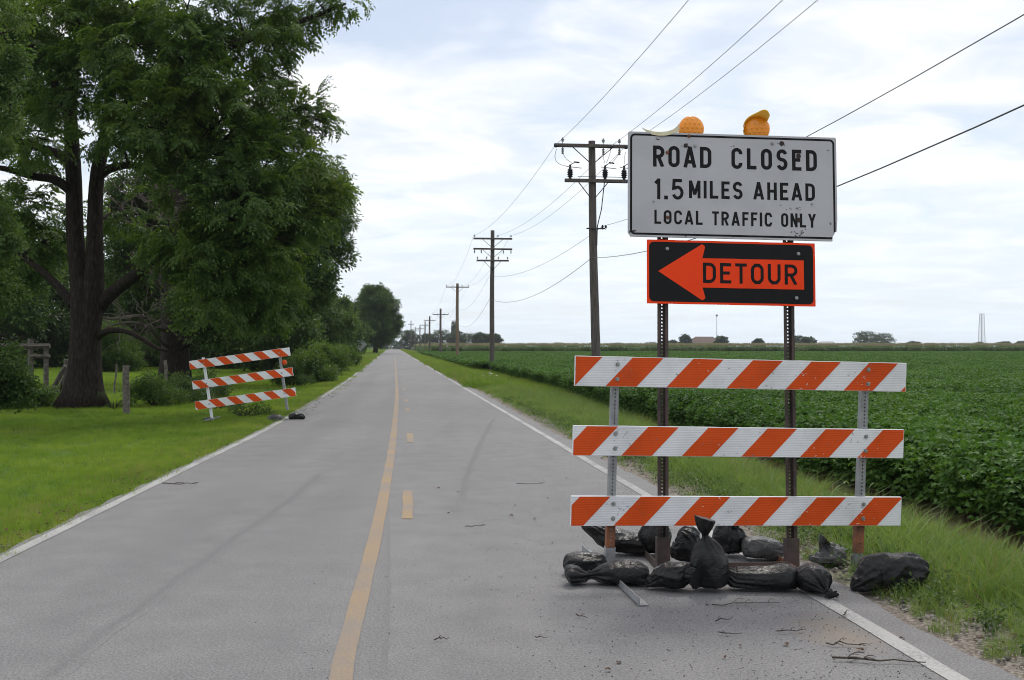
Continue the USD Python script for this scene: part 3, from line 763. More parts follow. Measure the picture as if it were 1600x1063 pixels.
# ------------------------------------------------------------------ black sandbags
bag_mat = mat('black_bag', {
    'g': ('texture_coordinate', {}), 'n': ('noise_texture', {'scale': 7.0, 'detail': 5.0, 'roughness': 0.6}), 'w': ('noise_texture', {'scale': 15.0, 'detail': 4.0, 'roughness': 0.55, 'distortion': 2.5}),
    'f': ('noise_texture', {'scale': 260.0, 'detail': 2.0}),
    'r': ('rgb_ramp', {'ramp': [(0.3, (0.004, 0.004, 0.0043)), (0.6, (0.006, 0.006, 0.0064)), (0.78, (0.010, 0.0098, 0.0095))]}),
    'rr': ('map_range', {'from_min': 0.3, 'from_max': 0.7, 'to_min': 0.2, 'to_max': 0.42, 'clamp': True}),
    'b': ('bump', {'strength': 0.6, 'distance': 0.014}), 'b2': ('bump', {'strength': 0.15, 'distance': 0.002}), 'p': ('principled_bsdf', {'specular_ior_level': 0.34})},
    [('g.object', 'n.vector'), ('g.object', 'w.vector'), ('g.object', 'f.vector'), ('n.fac', 'r.fac'), ('r.color', 'p.base_color'), ('n.fac', 'rr.value'), ('rr.result', 'p.roughness'),
     ('w.fac', 'b.height'), ('f.fac', 'b2.height'), ('b.normal', 'b2.normal'), ('b2.normal', 'p.normal')], 'p.BSDF')
bag_grey = mat('grey_dusty_bag', {
    'g': ('texture_coordinate', {}), 'n': ('noise_texture', {'scale': 9.0, 'detail': 5.0}), 'w': ('noise_texture', {'scale': 20.0, 'detail': 5.0, 'distortion': 1.6}),
    'r': ('rgb_ramp', {'ramp': [(0.3, (0.03, 0.03, 0.031)), (0.55, (0.06, 0.06, 0.06)), (0.75, (0.10, 0.098, 0.095))]}),
    'b': ('bump', {'strength': 0.6, 'distance': 0.02}), 'p': ('principled_bsdf', {'roughness': 0.42})},
    [('g.object', 'n.vector'), ('g.object', 'w.vector'), ('n.fac', 'r.fac'), ('r.color', 'p.base_color'), ('w.fac', 'b.height'), ('b.normal', 'p.normal')], 'p.BSDF')


def bag_mesh(spine, rad, seed, flat=0.8, ruffle=1.0, nu=84, nv=84, wr=0.012):
    """a filled bag: cross sections along a spine, pleated where it is tied, resting on z = 0"""
    spine = np.asarray(spine, float)
    rad = np.asarray(rad, float)
    d = np.r_[0, np.cumsum(np.linalg.norm(np.diff(spine, axis=0), axis=1))]
    s = np.linspace(0, d[-1], nu)
    c = np.stack([PchipInterpolator(d, spine[:, k])(s) for k in range(3)], 1)
    r = np.maximum(PchipInterpolator(d, rad)(s), 0.003)
    t = np.gradient(c, axis=0)
    t /= np.linalg.norm(t, axis=1, keepdims=True)
    up = np.array([0, 0, 1.0]) if abs(t[nu // 2][2]) < .75 else np.array([0, 1.0, 0])
    side = np.cross(t, up)
    side /= np.linalg.norm(side, axis=1, keepdims=True)
    nrm = np.cross(side, t)
    a = np.arange(nv) * 2 * np.pi / nv
    R = r.max()
    rng = np.random.default_rng(seed)
    kind = (np.clip(1 - r / (R * .95), 0, 1) ** .8)[:, None]
    ph = rng.uniform(0, 6, 4)
    pl = (np.sin(a * 9 + ph[0] + 1.3 * np.sin(a * 2 + ph[2])) * .5 + np.sin(a * 5 + ph[1]) * .4 + np.sin(a * 14 + ph[3]) * .25)[None]
    rr = r[:, None] * (1 + kind * .42 * ruffle * pl)
    v = c[:, None] + rr[..., None] * (np.cos(a)[None, :, None] * side[:, None] + np.sin(a)[None, :, None] * nrm[:, None] * flat)
    outward = v - c[:, None]
    outward /= np.linalg.norm(outward, axis=2, keepdims=True) + 1e-9
    p = v + seed * 3.1
    ridge = 1 - np.abs(2 * meshkit.fbm(p * (np.array([4.5, 11, 11]) if up[2] else np.array([11, 11, 4.5])), 2, seed) - 1)
    fine = 1 - np.abs(2 * meshkit.fbm(p * 20 + ridge[..., None] * 1.2, 3, seed + 5) - 1)
    big = meshkit.noise(p * 5, seed + 9) - .5
    v = v + outward * ((ridge - .75) * wr * 2.1 + (fine - .75) * wr * .55 + big * wr * 2.0)[..., None]
    z = v[..., 2]
    v[..., 2] = np.where(z < .03, .03 * np.exp((np.minimum(z, .03) - .03) / .05) - .004, z)
    v[..., 2] = np.maximum(v[..., 2], 0.0)
    v = v.reshape(-1, 3)
    i = np.arange(nu - 1)[:, None] * nv + np.arange(nv)[None]
    j = np.arange(nu - 1)[:, None] * nv + (np.arange(nv)[None] + 1) % nv
    f = np.vstack([np.stack([i.ravel(), j.ravel(), (j + nv).ravel()], 1), np.stack([i.ravel(), (j + nv).ravel(), (i + nv).ravel()], 1)])
    m = len(v)
    v = np.vstack([v, v[:nv].mean(0), v[-nv:].mean(0)])
    k = np.arange(nv); k2 = (k + 1) % nv; e = (nu - 1) * nv
    f = np.vstack([f, np.stack([k2, k, np.full(nv, m)], 1), np.stack([e + k, e + k2, np.full(nv, m + 1)], 1)])
    b = tm(v, f)
    if b.volume < 0:
        b.invert()
    return b


def tie(p, direction, r):
    """the cord round a bag's neck"""
    n = np.asarray(direction, float); n /= np.linalg.norm(n)
    u = np.cross(n, [0.3, 0.2, 1]); u /= np.linalg.norm(u); w = np.cross(n, u)
    a = np.linspace(0, 2 * np.pi, 15)
    return tube(np.asarray(p) + r * (np.cos(a)[:, None] * u + np.sin(a)[:, None] * w), .004, 6, False)


def sandbag(label, loc, spine, rad, seed, mt=None, neck=None, **kw):
    z = float(land(*loc)) if loc[0] - RIGHT(loc[1]) > .4 else 0.0
    t = thing('sandbag', label, 'sandbag', (*loc, z + 0.002), 0, 'sandbags weighing down the barricade feet')
    spine, rad = np.array(spine, float), np.array(rad, float)
    spine[:, 2] *= .94
    obj('bag', bag_mesh(spine, rad * .93, seed, **kw), mt or bag_mat, t, True)
    if neck:
        obj('tie', tie(*neck), bag_mat, t, True)
    return t


sandbag('flat black sandbag on the left barricade foot with knotted neck pointing left', (0.66, 6.68), [(-.31, 0, .05), (-.28, 0, .06), (-.2, .0, .055), (-.155, .0, .065), (-.06, .01, .07), (.1, .0, .075), (.2, -.02, .06), (.235, -.02, .05)], [.01, .085, .05, .026, .085, .105, .085, .01], 1, neck=((-.158, 0, .062), (1, 0, 0), .03), flat=.85)
sandbag('small rounded black sandbag left of the post, behind the flat one', (0.5, 6.98), [(-.15, 0, .05), (-.11, 0, .065), (0, 0, .075), (.1, 0, .07), (.16, -.02, .05)], [.01, .085, .105, .085, .01], 2)
sandbag('long slack black sandbag lying behind the left barricade post', (0.78, 7.62), [(-.26, .0, .27), (-.23, 0, .25), (-.14, 0, .18), (-.02, 0, .12), (.14, 0, .085), (.24, 0, .07), (.29, 0, .05)], [.008, .06, .09, .115, .11, .09, .01], 3, flat=.75, wr=.017)
sandbag('upright black sandbag half hidden behind the left sign post', (1.06, 7.6), [(0, 0, .02), (.0, 0, .06), (0, 0, .15), (0, 0, .24), (.01, 0, .29), (.02, 0, .33)], [.02, .11, .125, .085, .035, .07], 4, flat=.9)
sandbag('crumpled black sandbag between the left sign post and the upright tied one', (1.25, 7.3), [(0, 0, .02), (0, 0, .05), (.0, 0, .12), (-.01, 0, .19), (-.04, 0, .235), (-.06, 0, .25)], [.02, .115, .12, .09, .05, .01], 5, flat=.9, wr=.017)
sandbag('black sandbag left of the upright one, its gathered mouth facing the road', (1.02, 6.52), [(-.17, .02, .03), (-.15, .02, .04), (-.07, .02, .085), (.03, .0, .11), (.095, -.03, .12), (.125, -.06, .12), (.16, -.1, .11)], [.008, .03, .09, .12, .085, .05, .105], 6, wr=.017, ruffle=.7)
sandbag('tall upright black sandbag with tied neck, centre of the row', (1.255, 6.52), [(.01, 0, .02), (.01, 0, .05), (.005, 0, .14), (-.01, 0, .235), (-.025, 0, .32), (-.03, 0, .37), (-.03, 0, .42), (-.02, 0, .485)], [.03, .115, .127, .115, .07, .022, .045, .06], 7, flat=.9, neck=((-.03, 0, .372), (0, 0, 1), .026))
sandbag('long flat black sandbag lying on the sign cross bar between the posts', (1.6, 6.53), [(-.235, 0, .12), (-.22, 0, .11), (-.18, 0, .085), (-.12, 0, .08), (.02, 0, .075), (.14, 0, .08), (.2, 0, .06), (.23, 0, .05)], [.03, .04, .075, .085, .1, .115, .08, .01], 8, wr=.010)
sandbag('round black sandbag at the white line with tied neck on the asphalt', (1.9, 6.46), [(.0, .1, .06), (.0, .085, .07), (0, .03, .09), (.01, -.05, .09), (.035, -.11, .055), (.05, -.145, .035), (.06, -.185, .03)], [.01, .08, .125, .115, .05, .022, .05], 9, neck=((.05, -.147, .037), (.3, -1, -.1), .024), wr=.010)
sandbag('black sandbag standing behind the right half of the bottom rail', (1.61, 7.58), [(0, 0, .02), (0, 0, .06), (.0, 0, .14), (0, 0, .22), (.02, 0, .27), (.03, 0, .31)], [.03, .13, .135, .1, .05, .11], 10, flat=.9)
sandbag('dusty grey-black sandbag on the rusty skid by the right sign post', (1.82, 7.42), [(-.15, .02, .1), (-.13, .02, .1), (-.05, 0, .1), (.06, 0, .085), (.12, -.01, .07), (.155, -.01, .05)], [.02, .09, .11, .105, .08, .01], 11, mt=bag_grey)
sandbag('dusty grey sandbag in the grass edge with a knot on top', (2.27, 7.34), [(0, 0, .02), (0, 0, .04), (.0, 0, .075), (-.015, 0, .125), (-.03, 0, .15), (-.035, 0, .17), (-.02, 0, .2)], [.05, .14, .135, .07, .025, .02, .045], 12, mt=bag_grey, flat=.8, neck=((-.034, 0, .162), (-.2, 0, 1), .022))
sandbag('big open black plastic bag in the grass, rightmost of the bags', (2.42, 6.55), [(-.26, -.03, .03), (-.24, -.03, .035), (-.15, -.02, .09), (-.09, 0, .12), (.06, 0, .13), (.16, .01, .125), (.21, .01, .11)], [.008, .035, .09, .125, .135, .125, .085], 13, flat=1.0, wr=.02, ruffle=.6)
for lab, x, y, sd in (('crumpled grey plastic bag left of the tilted barricade right foot', -4.93, 21.35, 21), ('crumpled dark plastic bag on the road right of the tilted barricade', -4.52, 21.5, 22), ('tiny dark bag at the left foot of the tilted barricade', -6.42, 21.6, 23)):
    k = .55 if sd == 23 else 1
    t = thing('sandbag', lab, 'sandbag', (x, y, 0.0 if sd == 22 else -.03), .3 * (sd - 22), 'bags at the feet of the tilted barricade', (k, k, k))
    obj('bag', bag_mesh([(-.17, 0, .04), (-.14, 0, .05), (-.03, 0, .07), (.08, 0, .065), (.17, 0, .03)], [.01, .07, .095, .08, .01], sd, nu=40, nv=36, wr=.02), bag_grey if sd != 22 else bag_mat, t, True)

# ------------------------------------------------------------------ utility poles and wires
wood = mat('weathered_pole', {
    'g': ('texture_coordinate', {}), 'map': ('mapping', {'scale': (9.0, 9.0, 0.5)}), 'n': ('noise_texture', {'scale': 4.0, 'detail': 6.0, 'roughness': 0.7}),
    'r': ('rgb_ramp', {'ramp': [(0.3, (0.055, 0.047, 0.042)), (0.5, (0.10, 0.088, 0.08)), (0.7, (0.17, 0.15, 0.135))]}),
    'b': ('bump', {'strength': 0.5, 'distance': 0.02}), 'p': ('principled_bsdf', {'roughness': 0.85, 'specular_ior_level': 0.2})},
    [('g.object', 'map.vector'), ('map.vector', 'n.vector'), ('n.fac', 'r.fac'), ('r.color', 'p.base_color'), ('n.fac', 'b.height'), ('b.normal', 'p.normal')], 'p.BSDF')
wood_tan = plain('tan_pole', (0.2, 0.145, 0.095), 0.85, 0, 0.3, 5)
dark_metal = plain('dark_fittings', (0.05, 0.05, 0.055), 0.5, 0.5, 0.3, 20)
porcelain = plain('insulator_grey', (0.3, 0.3, 0.32), 0.3, 0, 0.2, 20)
wire_mat = plain('aluminium_wire', (0.09, 0.09, 0.095), 0.5, 0.3, 0.2, 2)
PIN = lathe([(.012, 0), (.012, .07), (.045, .075), (.05, .10), (.03, .11), (.055, .125), (.055, .15), (.025, .165), (.03, .20), (0, .205)], 10)
BELL = lathe([(0, -.24), (.03, -.235), (.05, -.2), (.02, -.19), (.055, -.13), (.02, -.12), (.055, -.06), (.02, -.05), (.02, 0), (0, 0)], 10)
YAWP = math.atan(0.117)


def pole_parts(t, h, r0, r1, arms, lean=0.0, mt=None, pins=True, low=None):
    n = 9
    zz = np.linspace(-.3, h, n)
    pts = np.stack([lean * (zz / h) + .012 * np.sin(zz * .9), 0 * zz, zz], 1)
    obj('pole', tube(pts, np.interp(zz, [0, h], [r0, r1]), 12), mt or wood, t, 40)
    for az, xl, xr, spots, below in arms:
        x0 = lean * az / h
        arm = obj('crossarm', rbox(x0 + xl, x0 + xr, -r1 - .11, -r1, az - .055, az + .055, .008), mt if mt is not wood_tan and mt else wood, t, False)
        for sx in (-1, 1):
            obj('brace', tube([(x0 + sx * min(-xl, xr) * .52, -r1 - .06, az - .05), (x0 + sx * r1 * .9, -r1 * 1.02, az - .52)], .016, 6), dark_metal, t, False)
        for sx in spots:
            obj('insulator', moved(BELL if below else PIN, (x0 + sx, -r1 - .055, az + (-.05 if below else .055))), porcelain, arm, 40)


poles = []            # (x, y, z, {wire: (local x, local z)})


def spot(px, Y):
    x = (px - CX) / F * Y
    return x, Y, float(land(x, Y))


# the near pole with two crossarms and cut-outs
x, y, z = spot(932, 33.96)
H1P = 8.67
t = thing('utility_pole', 'nearest utility pole with two crossarms and dark cut-outs, left of the road closed sign', 'utility pole', (x, y, z), YAWP, 'utility poles along the bean field')
pole_parts(t, H1P, .165, .115, ((8.48, -1.28, 1.3, (), False), (7.33, -.95, 1.16, (), False)), -.17)
xo = -.165
for k_, sx in enumerate((-1.22, -1.0, .36, .62, .9, 1.12)):
    if k_ in (0, 3, 5):
        obj('dead_end', cat_([moved(BELL, (xo + sx, -.2, 8.47), rx=-1.35), trimesh.creation.icosphere(1, .075).apply_translation([xo + sx, -.17, 8.47])]), dark_metal, t, 40)
    else:
        obj('insulator', cat_([moved(PIN, (xo + sx, -.17, 8.53)), moved(BELL, (xo + sx, -.17, 8.43))]), porcelain, t, 40)
for sx in (-.75, .42, 1.06):
    body = lathe([(0, 0), (.05, .01), (.05, .06), (.1, .08), (.06, .12), (.11, .15), (.065, .19), (.11, .22), (.06, .26), (.1, .29), (.05, .33), (.03, .42), (.045, .46), (0, .47)], 12)
    cb = obj('cut_out', moved(body, (xo + sx, -.17, 7.38)), dark_metal, t, 40)
    obj('fuse_arm', cat_([tube([(xo + sx - .14, -.17, 7.79), (xo + sx + .38, -.17, 7.74)], .012, 6), moved(rbox(-.09, .09, -.03, .03, -.02, .02, .006), (xo + sx + .22, -.17, 7.93), ry=.12), tube([(xo + sx, -.17, 7.84), (xo + sx + .16, -.17, 7.93)], .014, 6)]), dark_metal, cb, False)
for a, b_, c_ in (((-1.2, 8.35), (-1.22, 7.95), (-.88, 7.8)), ((-1.0, 8.25), (-.85, 8.0), (-.7, 7.92)), ((.36, 8.25), (.38, 8.0), (.42, 7.9)), ((.62, 8.4), (.55, 8.15), (.46, 7.92)), ((.9, 8.3), (.75, 8.05), (.6, 7.9)), ((1.12, 8.3), (1.06, 8.05), (1.08, 7.9))):
    obj('jumper_wire', tube(curve([(xo + a[0], -.17, a[1]), (xo + b_[0], -.2, b_[1]), (xo + c_[0], -.17, c_[1])], 8), .008, 5), wire_mat, t, True)
obj('arm_rod', tube([(xo - .5, -.19, 7.46), (xo + 1.1, -.19, 7.46)], .01, 5), dark_metal, t, False)
obj('ground_conduit', tube([(xo + .40, -.17, 7.3), (xo + .3, -.16, 6.4), (xo + .17, -.14, 5.85), (xo + .15, -.14, 5.2)], .018, 6), dark_metal, t, True)
obj('neutral_bracket', cat_([rbox(xo - .2, xo + .42, -.16, -.12, 5.74, 5.78, .006), moved(PIN, (xo + .34, -.14, 5.72), s=.8), moved(PIN, (xo + .45, -.14, 5.72), s=.8)]), dark_metal, t, False)
poles.append((x, y, z, {'a': (xo - 1.22, 8.5), 'b': (xo + .62, 8.5), 'c': (xo + 1.12, 8.5), 'n': (xo + .38, 5.86), 't': (xo, 4.8)}))
# the second pole: three crossarms
x, y, z = spot(768.3, 67.9)
t = thing('utility_pole', 'second utility pole along the field, the one with three crossarms', 'utility pole', (x, y, z), YAWP, 'utility poles along the bean field')
pole_parts(t, 9.55, .175, .125, ((8.98, -1.28, 1.3, (-1.2, .35, 1.22), False), (8.3, -1.28, 1.3, (-1.2, -.75, .72, 1.22), True), (7.53, -1.06, 1.08, (-1.0, -.4, .4, 1.0), False)), .05)
obj('bracket', moved(rbox(-.09, .09, -.2, .0, -.1, .1, .02), (.05, -.12, 7.05)), dark_metal, t, False)
poles.append((x, y, z, {'a': (-1.2, 9.2), 'b': (.35, 9.2), 'c': (1.22, 9.2), 'n': (-.15, 6.55), 't': (-.15, 5.0)}))
x, y, z = spot(714.6, 113.2)
t = thing('utility_pole', 'third utility pole along the field, single crossarm and tan wood', 'utility pole', (x, y, z), YAWP, 'utility poles along the bean field')
pole_parts(t, 8.77, .2, .15, ((8.35, -1.28, 1.3, (-1.2, -.5, .5, 1.2), False),), 0, wood_tan)
poles.append((x, y, z, {'a': (-1.2, 8.6), 'b': (.5, 8.6), 'c': (1.2, 8.6), 'n': (-.2, 6.1), 't': (-.2, 4.7)}))
x, y, z = spot(688, 150.0)
simple = thing('utility_pole', 'fourth utility pole from the near one, short with a single crossarm', 'utility pole', (x, y, z), YAWP, 'utility poles along the bean field', (1, 1, 1))
pole_parts(simple, 7.3, .19, .14, ((6.45, -1.15, 1.15, (-1.1, -.5, .5, 1.1), False),), .05)
poles.append((x, y, z, {'a': (-1.1, 6.65), 'b': (.5, 6.65), 'c': (1.1, 6.65), 'n': (-.2, 5.2), 't': (-.2, 4.3)}))
far_labels = ['fifth utility pole of the line', 'sixth utility pole of the line', 'seventh utility pole of the line', 'eighth utility pole of the line', 'tall ninth utility pole rising above its neighbours', 'tenth utility pole of the line',
              'eleventh utility pole of the line', 'twelfth utility pole of the line', 'thirteenth utility pole of the line', 'last visible utility pole of the line']
for lab, px, Y, sc in zip(far_labels, (671, 664, 656, 648.5, 642, 637, 634, 631.5, 629, 627), (203, 245, 290, 335, 390, 440, 490, 545, 600, 660), (1.06, 1.05, 1.04, 1.08, 1.55, 1.05, 1.02, 1.1, 1.0, 1.05)):
    x, y, z = spot(px, Y)
    dup(simple, lab + ', counted away from the camera' if 'tall' not in lab and 'last' not in lab else lab + ', far down the road', (x, y, z), YAWP, (1.0, 1.0, sc))
    poles.append((x, y, z, {w: (poles[3][3][w][0], poles[3][3][w][1] * sc) for w in 'abcnt'}))
near = (6.1, 0.0, -.36, {'a': (-1.0, 8.6), 'b': (.45, 8.6), 'c': (1.2, 8.6), 'n': (0.1, 5.75), 't': (-.35, 4.75)})
for w, lab, rad in (('a', 'leftmost of the three bare overhead wires on the top crossarms', .0065), ('b', 'middle one of the three bare overhead wires on the top crossarms', .0065), ('c', 'rightmost of the three bare overhead wires, passing just above the sign', .0065),
                    ('n', 'single overhead wire strung below the crossarms, above the lowest cable', .007), ('t', 'lowest and thickest overhead cable on the pole line', .009)):
    out = []
    seq = [near] + poles
    for p0, p1 in zip(seq[:-1], seq[1:]):
        A = np.array([p0[0] + p0[3][w][0] * math.cos(YAWP), p0[1] + p0[3][w][0] * math.sin(YAWP), p0[2] + p0[3][w][1]])
        B = np.array([p1[0] + p1[3][w][0] * math.cos(YAWP), p1[1] + p1[3][w][0] * math.sin(YAWP), p1[2] + p1[3][w][1]])
        s = np.linspace(0, 1, 17)
        L = np.linalg.norm(B - A)
        sag = {'a': .00045, 'b': .00045, 'c': .00045, 'n': .0005, 't': .0006}[w] * L * L
        q = A + s[:, None] * (B - A)
        q[:, 2] -= 4 * sag * s * (1 - s)
        out.append(q if not out else q[1:])
    m = tube(np.vstack(out), rad, 5)
    tag(obj('overhead_wire', m, wire_mat, None, True), lab, 'wire', 'overhead wires')

# ------------------------------------------------------------------ fence remnants, old frame, road sign seen from behind
post_wood = plain('grey_post_wood', (0.17, 0.15, 0.13), 0.9, 0, 0.45, 14, 0.5, 40, dark=(0.07, 0.06, 0.05))
def old_post(name, label, px, py, pxt, pyt, Y, r, cat='fence post', group='old posts by the tree', sides=9):
    a, b_ = P(px, py, Y), P(pxt, pyt, Y)
    a[2] = float(land(a[0], a[1])) - .1
    n = 6
    c = a + np.linspace(0, 1, n)[:, None] * (b_ - a) + np.r_[np.zeros((1, 3)), RNG.normal(0, .008, (n - 2, 3)), np.zeros((1, 3))]
    t_ = obj(name, tube(c - a, r * np.linspace(1.06, .95, n), sides), post_wood, None, 40)
    UsdGeom.Xformable(t_).AddTranslateOp().Set(Gf.Vec3d(*map(float, a)))
    return tag(t_, label, cat, group)
old_post('fence_post', 'thick round grey wooden fence post beside the big trunk', 198, 645, 197, 571, 24, .078)
old_post('fence_post', 'slim post standing in weeds before the second trunk', 259, 600, 258, 563, 34, .055)
old_post('metal_post', 'thin dark metal fence stake between the trunk and the round post', 178, 612, 182, 569, 33, .03, sides=5)
old_post('fence_post', 'upright plank leaning frame post closest left of the big trunk', 100, 622, 104, 562, 28, .07)
old_post('leaning_plank', 'lower leaning plank propped left of the big trunk', 64, 627, 103, 572, 27.5, .065)
old_post('leaning_plank', 'second leaning plank, closer to the trunk', 80, 625, 106, 576, 28, .06)
fr = thing('wooden_frame', 'old grey timber frame with two rails among leaves at the left edge', 'frame', (0, 0, 0))
for a, b_, r in (((48, 625), (48, 530), .08), ((72, 628), (72, 541), .07), ((5, 620), (5, 545), .06)):
    obj('post', tube([P(*a, 27) - [0, 0, .3], P(*b_, 27)], r, 4), post_wood, fr, False)
for a, b_, r in (((2, 541), (78, 541), .07), ((48, 557), (78, 557), .05)):
    obj('rail', tube([P(*a, 26.9), P(*b_, 26.9)], r, 4), post_wood, fr, False)
xs_, ys_ = (563 - 800) / 1600 * 118, 118
ds = thing('diamond_sign', 'back of a grey diamond road sign on the far left verge', 'road sign', (xs_, ys_, float(land(xs_, ys_))), .1)
obj('sign_plate', moved(rbox(-.55, .55, -.004, .004, -.55, .55, .002), (0, 0, 1.72), ry=math.pi / 4), steel, ds, False)
obj('post', rbox(-.03, .03, -.05, -.01, -.3, 2.2, .004), steel, ds, False)

# ------------------------------------------------------------------ far houses, mast, lattice tower
roof_mat = plain('brown_shingles', (0.15, 0.10, 0.085), 0.85, 0, 0.3, 1.5)
roof_grey = plain('grey_roof', (0.32, 0.33, 0.35), 0.7, 0, 0.2, 1.5)
wall_mat = plain('pale_siding', (0.5, 0.47, 0.43), 0.8, 0, 0.15, 1.0)
glass_dark = plain('dark_window', (0.03, 0.035, 0.04), 0.15, 0, 0.2, 1)
def house(label, px, Y, w, d, wall, rise, rz, rm):
    x_, y_, z_ = spot(px, Y)
    h = thing('house', label, 'house', (x_, y_, z_), rz)
    obj('wall', box(-w / 2, w / 2, -d / 2, d / 2, 0, wall), wall_mat, h, False)
    q = np.array([(-w / 2 - .4, -d / 2 - .4, wall), (w / 2 + .4, -d / 2 - .4, wall), (w / 2 + .4, d / 2 + .4, wall), (-w / 2 - .4, d / 2 + .4, wall), (-w / 2 + d * .3, 0, wall + rise), (w / 2 - d * .3, 0, wall + rise)])
    obj('roof', man(m3.Manifold.hull_points(np.vstack([q, q[:4] - [0, 0, .15]]))), rm, h, False)
    for sx in (-.3, 0.05, .32):
        obj('window', box(sx * w - .6, sx * w + .6, -d / 2 - .04, -d / 2 + .05, 1.1, 2.4), glass_dark, h, False)
    obj('door', box(.18 * w - .5, .18 * w + .5, -d / 2 - .04, -d / 2 + .05, 0, 2.1), roof_grey, h, False)
house('low house with brown hip roof behind the corn', 1100, 480, 14, 9, 3.3, 3.0, .2, roof_mat)
house('small house with pale grey roof behind the corn', 1291, 520, 11, 8, 2.6, 1.9, -.3, roof_grey)
x_, y_, z_ = spot(1120, 500)
ma = thing('light_mast', 'thin pale mast with a round top beyond the brown house', 'mast', (x_, y_, z_))
obj('shaft', tube([(0, 0, 0), (0, 0, 16.6)], [.16, .1], 6), steel, ma, False)
obj('head', lathe([(0, 16.4), (.45, 16.5), (.6, 16.9), (.5, 17.4), (0, 17.6)], 10), steel, ma, 40)
x_, y_, z_ = spot(1534, 700)
lt = thing('lattice_tower', 'pale steel lattice tower on the right horizon', 'tower', (x_, y_, z_), .3)
W0, W1t, HT = 1.7, 1.0, 25.5
wz = lambda zz: W0 + (W1t - W0) * zz / HT
for sx, sy in ((-1, -1), (1, -1), (1, 1), (-1, 1)):
    obj('leg', tube([(sx * W0, sy * W0, -1), (sx * W1t, sy * W1t, HT)], .14, 4), steel, lt, False)
lev = np.linspace(0, HT, 12)
for z0, z1 in zip(lev[:-1], lev[1:]):
    for (ax, ay), (bx, by) in (((-1, -1), (1, -1)), ((1, -1), (1, 1)), ((1, 1), (-1, 1)), ((-1, 1), (-1, -1))):
        a0, b1, a1, b0 = [np.array([q[0] * wz(zq), q[1] * wz(zq), zq]) for q, zq in (((ax, ay), z0), ((bx, by), z1), ((ax, ay), z1), ((bx, by), z0))]
        obj('brace', cat_([tube([a0, b1], .08, 3, False), tube([a1, b1], .08, 3, False)]), steel, lt, False)
sx_, sy_, sz_ = spot(795, 700)
si = thing('silo', 'small grey grain bin on the horizon right of the second pole', 'silo', (sx_, sy_, sz_))
obj('body', lathe([(0, 0), (1.5, 0), (1.5, 4.2), (0, 4.2)], 14), roof_grey, si, 30)
obj('cap', lathe([(1.55, 4.21), (1.5, 4.5), (0, 4.9)], 14), roof_grey, si, 30)

# ------------------------------------------------------------------ twigs, leaf litter
twig_mat = plain('dry_twig', (0.075, 0.055, 0.042), 0.9, 0, 0.4, 30)
def twig(label, px, py, length, ang, seed, forks=3, r=.006):
    rng = np.random.default_rng(seed)
    Y = F * EYE / (py - HY)
    x_ = (px - CX) / F * Y
    n = 7
    s = np.linspace(-.5, .5, n) * length
    main = np.stack([s, rng.normal(0, length * .025, n), np.abs(rng.normal(.008, .004, n)) + r], 1)
    ms = [tube(main, np.linspace(r, r * .45, n), 5)]
    for _ in range(forks):
        k = rng.integers(1, n - 1)
        l = length * rng.uniform(.12, .3)
        th = rng.choice([-1, 1]) * rng.uniform(.5, 1.0)
        ms.append(tube(curve([main[k], main[k] + [l * .5 * math.cos(th), l * .5 * math.sin(th), .012], main[k] + [l * math.cos(th * .8), l * math.sin(th * .8), .004]], 5), [r * .6, r * .5, r * .4, r * .35, r * .2], 4))
    t_ = obj('twig', cat_(ms), twig_mat, None, True)
    xf = UsdGeom.Xformable(t_)
    xf.AddTranslateOp().Set(Gf.Vec3d(float(x_), float(Y), .004)); xf.AddRotateZOp().Set(float(ang))
    tag(t_, label, 'twig', 'twigs fallen on the road')
twig('largest forked twig near the right edge line at the bottom', 1373, 1037, .44, -8, 1, 5, .006)
twig('twig lying across the right white edge line', 1320, 963, .11, 62, 2, 1, .004)
twig('forked twig on the sandy stain left of the edge line', 1322, 1011, .2, -6, 3, 4, .004)
twig('curved long twig in front of the long flat sandbag', 1165, 947, .42, 6, 4, 3, .0035)
twig('short twig halfway along the right lane front', 1131, 972, .12, 25, 5, 1, .004)
twig('flat short twig below the middle of the bag row', 1140, 994, .12, -2, 6, 1, .0035)
twig('short twig at the front left of the bags', 909, 967, .08, -40, 7, 1, .004)
twig('small crooked twig left of the sand stain', 1236, 990, .17, 8, 8, 3, .0035)
twig('leafy twig in the left lane near the edge line', 282, 758, .42, -7, 9, 4, .006)
twig('thin straight twig in the right lane beyond the dash', 828, 758, .3, 8, 10, 1, .004)
twig('twig in the right lane left of the barricade', 742, 825, .17, 12, 11, 1, .004)
twig('short dark twig just ahead of the leafy twig', 690, 1002, .08, 20, 12, 1, .004)
twig('small twig near the bottom middle of the road', 846, 1000, .07, -15, 13, 1, .003)

# ------------------------------------------------------------------ vegetation
from scipy.spatial.transform import Rotation as Rot
walnut = leafy('walnut_leaf', (0.034, 0.074, 0.016), (0.07, 0.13, 0.024), (0.14, 0.205, 0.038), 0.4, 0.45, fine=3.0)
ash = leafy('ash_leaf', (0.032, 0.064, 0.017), (0.058, 0.105, 0.025), (0.10, 0.155, 0.035), 0.3, 0.3, fine=2.0)
vine = leafy('vine_leaf', (0.04, 0.085, 0.022), (0.075, 0.135, 0.035), (0.13, 0.19, 0.055), 0.42, 0.6, fine=4.0)
shrub = leafy('shrub_leaf', (0.04, 0.085, 0.018), (0.075, 0.135, 0.028), (0.12, 0.19, 0.04), 0.38, 0.7, fine=4.0)
weed_m = leafy('weed_leaf', (0.03, 0.065, 0.018), (0.055, 0.10, 0.026), (0.09, 0.14, 0.04), 0.35, 1.2, fine=6.0)
far_leaf = leafy('far_tree_leaf', (0.028, 0.05, 0.028), (0.045, 0.075, 0.04), (0.07, 0.105, 0.052), 0.25, 0.12, fine=0.6)
